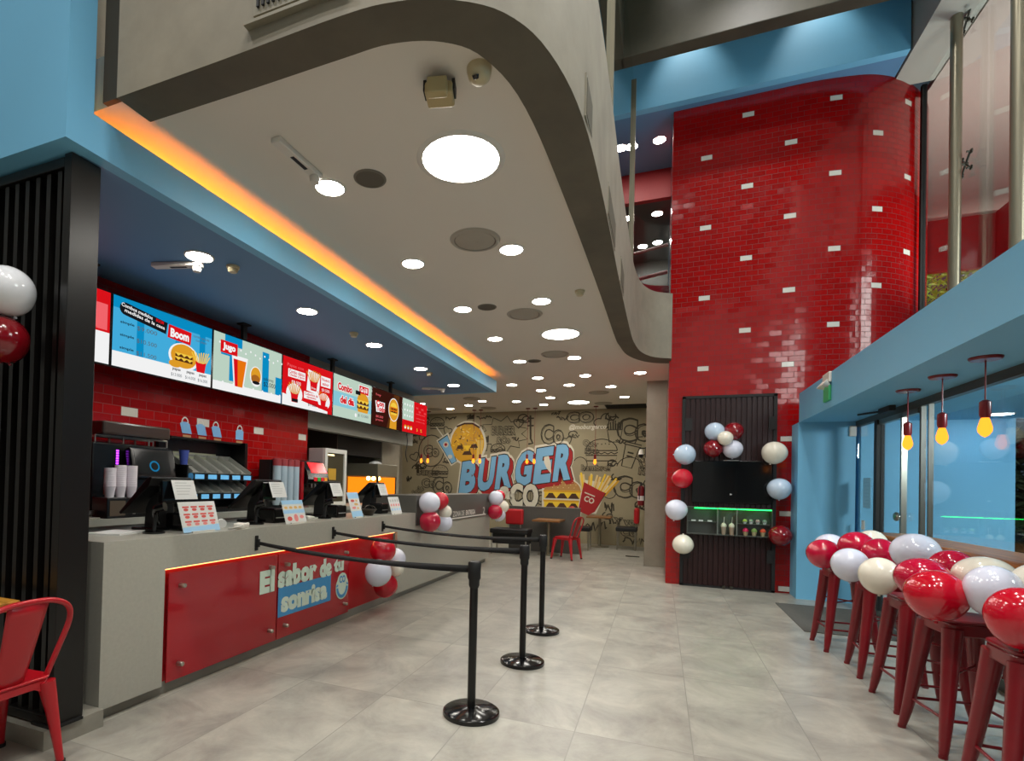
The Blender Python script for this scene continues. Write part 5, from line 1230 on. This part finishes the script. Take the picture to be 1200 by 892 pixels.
for k in range(60):
    a, q = r.uniform(0, 2*PI), r.random()**.5; bx, by = cx+.46*q*math.cos(a), cy+.12+.42*q*math.sin(a)
    l, an = r.uniform(.05, .11), r.uniform(0, PI); bu.strip([(bx-l/2*math.cos(an), by-l/2*math.sin(an)), (bx+l/2*math.cos(an), by+l/2*math.sin(an))], .025, .002+.00002*k, r.choice((YE, TA, TA, BR, FRY)))
for (ax, ay, bw) in ((-.22, -.1, .22), (.2, -.07, .24), (0, -.27, .3)): bu.poly([(cx+ax-bw/2, cy+ay-.05, .0038), (cx+ax+bw/2, cy+ay-.05, .0038), (cx+ax+bw*.3, cy+ay+.07, .0038), (cx+ax-bw*.3, cy+ay+.05, .0038)], BR)
bu.poly([(cx-.12, cy-.05, .004), (cx+.12, cy-.05, .004), (cx, cy-.2, .004)], YE); bu.strip([(cx-.34, cy+.49), (cx-.1, cy+.575), (cx+.15, cy+.57), (cx+.36, cy+.45)], .05, .0036, BR)
for k in range(9): bu.strip([(cx+.28+.02*k, cy-.45+.02*k), (cx+.30+.022*k, cy+.1)], .016, .0034+.00003*k, (YE, FRY)[k % 2])
bu.build('round_burger_picture', PM, t)
b2 = MB(); b2.M = FY; cx, cy = -2.40, 1.13
b2.poly([(cx+.52*math.cos(a), cy+.22+.36*math.sin(a), .0022) for a in [PI*i/18 for i in range(19)]], WH); q4(b2, [(cx-.53, cy-.42), (cx+.5, cy-.42), (cx+.54, cy+.3), (cx-.54, cy+.3)], .0021, WH)
b2.poly([(cx+.48*math.cos(a), cy+.23+.32*math.sin(a), .0028) for a in [PI*i/18 for i in range(19)]], TA)
for k in range(16): b2.disc(cx-.35+.047*k, cy+.38+.08*math.sin(k*2.1), .0032, .016, .01, 8, FRY)
for j, yy in enumerate((.02, -.24)):
    q4(b2, [(cx-.48, cy+yy), (cx+.48, cy+yy), (cx+.48, cy+yy+.22), (cx-.48, cy+yy+.22)], .0026, YE)
    for k in (-1, 0, 1): q4(b2, [(cx+.30*k-.15, cy+yy), (cx+.30*k+.15, cy+yy), (cx+.30*k+.05, cy+yy+.14), (cx+.30*k-.05, cy+yy+.14)], .0030, BR)
    q4(b2, [(cx-.50, cy+yy+.17), (cx+.50, cy+yy+.17), (cx+.50, cy+yy+.22), (cx-.50, cy+yy+.22)], .0034, GO)
q4(b2, [(cx-.46, cy-.25), (cx+.46, cy-.25), (cx+.40, cy-.42), (cx-.40, cy-.42)], .0027, TA); b2.build('burger_picture', PM, t)
fr = MB(); fr.M = FY; r = random.Random(9)
q4(fr, [(-2.0, .80), (-1.52, .78), (-1.22, 1.52), (-1.32, 1.60), (-1.86, 1.66)], .0038, WH)
for k in range(16):
    bx = -1.86+.036*k; a = -.15+.06*k+r.uniform(-.1, .1); l = r.uniform(.5, .62)
    fr.strip([(bx, 1.25), (bx+math.sin(a)*l, 1.25+math.cos(a)*l)], .05, .0040+.00003*k, (FRY, YE, FRY, GO)[k % 4])
q4(fr, [(-1.98, .84), (-1.72, .74), (-1.42, 1.38), (-1.84, 1.60)], .0050, RD); q4(fr, [(-1.72, .74), (-1.55, .84), (-1.28, 1.32), (-1.42, 1.38)], .0050, pm and BR)
q4(fr, [(-1.72, .74), (-1.56, .83), (-1.30, 1.33), (-1.42, 1.38)], .0052, RD)
fr.text('CO', -1.70, 1.14, .26, .15, .0056, WH, offset=.03, rot=-.35); fr.strip([(-1.82, 1.33), (-1.56, 1.23)], .03, .0056, WH)
fr.build('fries_picture', PM, t)
hd = MB(); hd.M = FY; hd.text('@moburgerco', -1.78, 3.03, .95, .17, .0030, WH, offset=.035, shear=.25); hd.build('white_handle', PM, t)
# black line drawings
dd = MB(); dd.M = FY; r = random.Random(21)
def ring(cx, cy, rx, ry, w=.031, a0=0, a1=2*PI): dd.strip([(cx+rx*math.cos(a0+(a1-a0)*i/20), cy+ry*math.sin(a0+(a1-a0)*i/20)) for i in range(21)], w, .0008, LINE)
def bubble(s, x, y, w, h, rot=0, bold=.06):
    dd.text(s, x, y, w, h, .0006, LINE, offset=bold, outline=.026, rot=rot)
    dd.text(s, x+.02, y-.02, w*.97, h*.97, .0005, LINE, offset=bold*.7, outline=.015, rot=rot)
def dcup(x, y, s, a=.2):
    ca, sa = math.cos(a), math.sin(a); R = lambda px, py: (x+(px*ca-py*sa)*s, y+(px*sa+py*ca)*s)
    dd.strip([R(*p) for p in ((-.28, .4), (-.2, -.5), (.2, -.5), (.28, .4))], .028, .0008, LINE, True); dd.strip([R(*p) for p in ((-.33, .4), (.33, .4), (.33, .5), (-.33, .5))], .028, .0008, LINE, True)
    dd.strip([R(*p) for p in ((.05, .5), (.12, .8), (.28, .85))], .028, .0008, LINE)
    for k in (.1, -.05): dd.strip([R(-.12, k), R(.12, k)], .042, .0008, LINE)
def dburger(x, y, s):
    ring(x, y, .5*s, .38*s, .022, 0, PI); dd.strip([(x-.5*s, y), (x+.5*s, y)], .028, .0008, LINE)
    dd.strip([(x-.52*s+.104*s*i, y-.06*s-(.05*s if i % 2 else 0)) for i in range(11)], .026, .0008, LINE); dd.strip([(x-.5*s, y-.16*s), (x+.5*s, y-.16*s), (x+.46*s, y-.34*s), (x-.46*s, y-.34*s)], .028, .0008, LINE, True)
    for k in range(5): dd.strip([(x-.25*s+.12*s*k, y+.2*s+.03*(k % 2)), (x-.22*s+.12*s*k, y+.22*s)], .025, .0008, LINE)
def dfries(x, y, s):
    dd.strip([(x-.25*s, y-.5*s), (x+.25*s, y-.5*s), (x+.35*s, y+.1*s), (x-.35*s, y+.1*s)], .028, .0008, LINE, True)
    for k in range(6): a = x-.28*s+.11*s*k; dd.strip([(a, y+.1*s), (a+.01*(k-3), y+(.4+.08*(k % 3))*s), (a+.08*s, y+(.4+.08*(k % 3))*s), (a+.08*s, y+.1*s)], .027, .0008, LINE)
def heart(x, y, s, a=0):
    dd.strip([(x+s*.06*(16*math.sin(u)**3)*math.cos(a)-s*.06*(13*math.cos(u)-5*math.cos(2*u)-2*math.cos(3*u))*math.sin(a), y+s*.06*(16*math.sin(u)**3)*math.sin(a)+s*.06*(13*math.cos(u)-5*math.cos(2*u)-2*math.cos(3*u))*math.cos(a)) for u in [2*PI*i/26 for i in range(27)]], .026, .0008, LINE)
def scribble(x, y, w, h, n=14):
    dd.strip([(x+w*(i/(n-1)-.5)+r.uniform(-.03, .03), y+h*r.uniform(-.5, .5)) for i in range(n)], .036, .0008, LINE)
def burst(x, y, s, n=11):
    dd.strip([(x+s*(1 if i % 2 else .72)*math.cos(PI*i/n), y+s*.7*(1 if i % 2 else .72)*math.sin(PI*i/n)) for i in range(2*n)], .026, .0008, LINE, True)
bubble('CO', -1.98, 3.30, .72, .30); bubble('Co', -2.70, 2.86, .62, .56); bubble('Co', -.62, 2.95, .88, .62, 0, .09); bubble('Co', -.72, 1.50, .80, .58, 0, .1); bubble('Co', -5.85, 1.42, .62, .52); bubble('Co', -2.92, 1.14, .36, .36)
bubble('Burger', -6.30, 1.78, .75, .26); bubble('Co', -6.28, 1.48, .45, .28); bubble('BURGER', -4.05, 2.98, .7, .26); bubble('&Co', -4.05, 2.72, .4, .2); burst(-4.05, 2.88, .72); bubble('Mas', -.32, 2.20, .40, .28, .3); bubble('rico', -.30, 1.92, .42, .26, -.1); bubble('Que', -1.72, 2.60, .36, .2, -.15); bubble('rico', -1.66, 2.42, .36, .2, -.1)
bubble('hambre?', -1.55, 1.98, .75, .16); bubble('Co', -6.22, 2.42, .5, .36); ring(-6.22, 2.42, .40, .46); bubble('Y vos', -.78, .62, .62, .2); bubble('Co', -.72, .36, .4, .22); bubble('Smile', -6.62, 1.25, .4, .2, .6)
dburger(-1.42, 2.42, .78); dcup(-.72, 2.30, .62, -.25); dfries(-1.10, 2.90, .52); dfries(-4.62, 2.62, .40); dburger(-5.92, 1.82, .5); dburger(-4.2, 2.45, .42); dfries(-5.02, 3.30, .28); dcup(-6.55, 2.95, .40, .2); dburger(-6.05, 3.22, .45)
heart(-1.40, 3.17, .22, .6); heart(-4.78, 3.0, .16, .3); heart(-3.62, 3.18, .15); heart(-2.3, 2.68, .13, .3); heart(-6.75, 2.25, .15, .4); heart(-5.72, 3.0, .14, -.4)
ring(-.72, 1.95, .32, .30, .02, .3, 2.9); ring(-1.2, 1.35, .16, .16, .02); ring(-.26, 1.1, .2, .2, .02); ring(-1.95, 2.05, .18, .2, .02, -1, 2.6)
dd.strip([(-3.30, 3.38), (-3.28, 2.75), (-3.22, 2.62), (-3.34, 2.60)], .05, .0008, LINE); dd.strip([(-3.38, 3.3), (-3.2, 3.3)], .042, .0008, LINE); dd.strip([(-3.38, 3.1), (-3.2, 3.1)], .042, .0008, LINE)
for (x, y, w, h) in ((-.95, 2.66, .2, .14), (-.20, 2.62, .2, .12), (-.2, 3.25, .25, .1), (-2.45, 3.28, .3, .12), (-1.2, .95, .22, .3), (-1.05, .62, .3, .2), (-4.62, 3.36, .4, .1), (-5.62, 3.36, .3, .1), (-6.7, 1.9, .2, .3), (-6.75, 2.7, .2, .2), (-6.72, 3.2, .25, .15), (-5.55, 1.15, .25, .2), (-2.6, 3.42, .2, .1), (-.2, .8, .2, .3), (-1.5, .5, .5, .4), (-.6, .15, .5, .2), (-3.7, 2.75, .2, .15), (-6.9, 1.6, .15, .2)): scribble(x, y, w, h)
for (x, y, q) in ((-6.45, 3.3, .3), (-5.35, 3.05, .2), (-4.55, 2.15, .25), (-3.5, 3.3, .28), (-2.15, 2.85, .22), (-1.2, 3.3, .25), (-1.05, 1.75, .2), (-.25, 1.6, .25), (-1.15, 2.1, .2), (-.3, 2.85, .22), (-6.55, 2.0, .28), (-5.7, 2.15, .2), (-6.8, 2.95, .22), (-1.25, .75, .22), (-.45, 1.05, .25)):
    ring(x, y, q*.5, q*.4, .03, r.uniform(0, 3), r.uniform(4, 7)); ring(x+q*.3, y-q*.1, q*.35, q*.3, .03, r.uniform(0, 3), r.uniform(4, 7)); scribble(x, y-q*.2, q*1.3, q*.5, 9)
dd.build('line_drawing', PM, t)

# ================================================================== LIGHT, CAMERA
def spot(loc, aim, power, size=60, blend=.6, rad=.05, col=(1, .95, .88)):
    l = bpy.data.lights.new('spot_light', 'SPOT'); l.energy = power; l.spot_size = math.radians(size); l.spot_blend = blend; l.shadow_soft_size = rad; l.color = col
    o = bpy.data.objects.new('spot_light', l); COL.objects.link(o); o.location = loc
    o.rotation_euler = (Vector(aim)-Vector(loc)).to_track_quat('-Z', 'Y').to_euler(); return o
def area(loc, aim, power, sx, sy, col=(1, .97, .92)):
    l = bpy.data.lights.new('area_light', 'AREA'); l.energy = power; l.shape = 'RECTANGLE'; l.size = sx; l.size_y = sy; l.color = col
    o = bpy.data.objects.new('area_light', l); COL.objects.link(o); o.location = loc
    o.rotation_euler = (Vector(aim)-Vector(loc)).to_track_quat('-Z', 'Y').to_euler(); return o
for x in (.25, 1.95):
    spot((x, 8.1, 8.9), (x+.05, 8.75, 7.3), 65, 60, .8)
    spot((x, 7.0, 8.9), (x, 7.66, 8.2), 12, 60, .7)
# unseen fill spots added high over the void, ahead of and above the camera
for x, y in ((.4, .3), (2.2, .3), (.4, 3.4), (2.2, 3.4), (-1.4, -1.6), (1.6, -1.6), (-4.2, -.6), (1.2, 6.0)):
    spot((x, y, 9.1), (x, y, 0), 520, 125, .8, .10, (1, .97, .93))
# unseen lamps added outside: wall and canopy fill, bright patches for the red tiles
area((3.5, 4.6, 2.40), (3.3, 8.2, 1.0), 150, .5, .5, (.93, .97, 1)); area((3.6, 3.0, 2.39), (3.6, 3.1, 0), 30, .4, .4)
area((4.8, 9, 4.2), (4.8, 9.6, 6.5), 110, 1.2, 1.2); area((4.8, 4, 4.2), (4.8, 4.2, 6.5), 130, 1.2, 1.2)
area((4.9, -4.6, 5.9), (2.2, 8.9, 3.4), 170, 1.5, 2.6, (1, .95, .92)); area((10.0, 3.0, 6.4), (2.9, 9.1, 4.4), 420, 3.6, 2.8, (1, .95, .92))  # both added as bright sources for the red tiles to mirror
spot((5.2, 14.9, 1.0), (6.6, 16.6, 6.0), 900, 70, .7)

world = bpy.data.worlds.new('night'); bpy.context.scene.world = world; world.use_nodes = True
bg = world.node_tree.nodes['Background']; bg.inputs[0].default_value = (.06, .08, .10, 1); bg.inputs[1].default_value = .6

cam = bpy.data.cameras.new('camera'); co = bpy.data.objects.new('camera', cam); COL.objects.link(co)
cam.sensor_fit = 'HORIZONTAL'; cam.sensor_width = 36; cam.lens = 618.37/1200*36
cam.shift_x = (600-525.6)/1200; cam.shift_y = (558.94-446)/1200; cam.clip_start = .05; cam.clip_end = 200
yaw, pitch, roll = .381428, .01441, .024342
fw = Vector((-math.sin(yaw)*math.cos(pitch), math.cos(yaw)*math.cos(pitch), math.sin(pitch)))
rt = Vector((math.cos(yaw), math.sin(yaw), 0)); up = rt.cross(fw)
r2 = rt*math.cos(roll)+up*math.sin(roll); u2 = -rt*math.sin(roll)+up*math.cos(roll)
co.matrix_world = Matrix(((r2.x, u2.x, -fw.x, 0), (r2.y, u2.y, -fw.y, 0), (r2.z, u2.z, -fw.z, 1.45), (0, 0, 0, 1)))
sc = bpy.context.scene; sc.camera = co
sc.view_settings.view_transform = 'Standard'; sc.view_settings.look = 'None'; sc.view_settings.exposure = 0; sc.view_settings.gamma = 1
sc.cycles.use_denoising = True; sc.cycles.max_bounces = 10; sc.cycles.diffuse_bounces = 5; sc.cycles.glossy_bounces = 4; sc.cycles.transparent_max_bounces = 12
sc.cycles.sample_clamp_indirect = 6; sc.cycles.caustics_reflective = False; sc.cycles.caustics_refractive = False
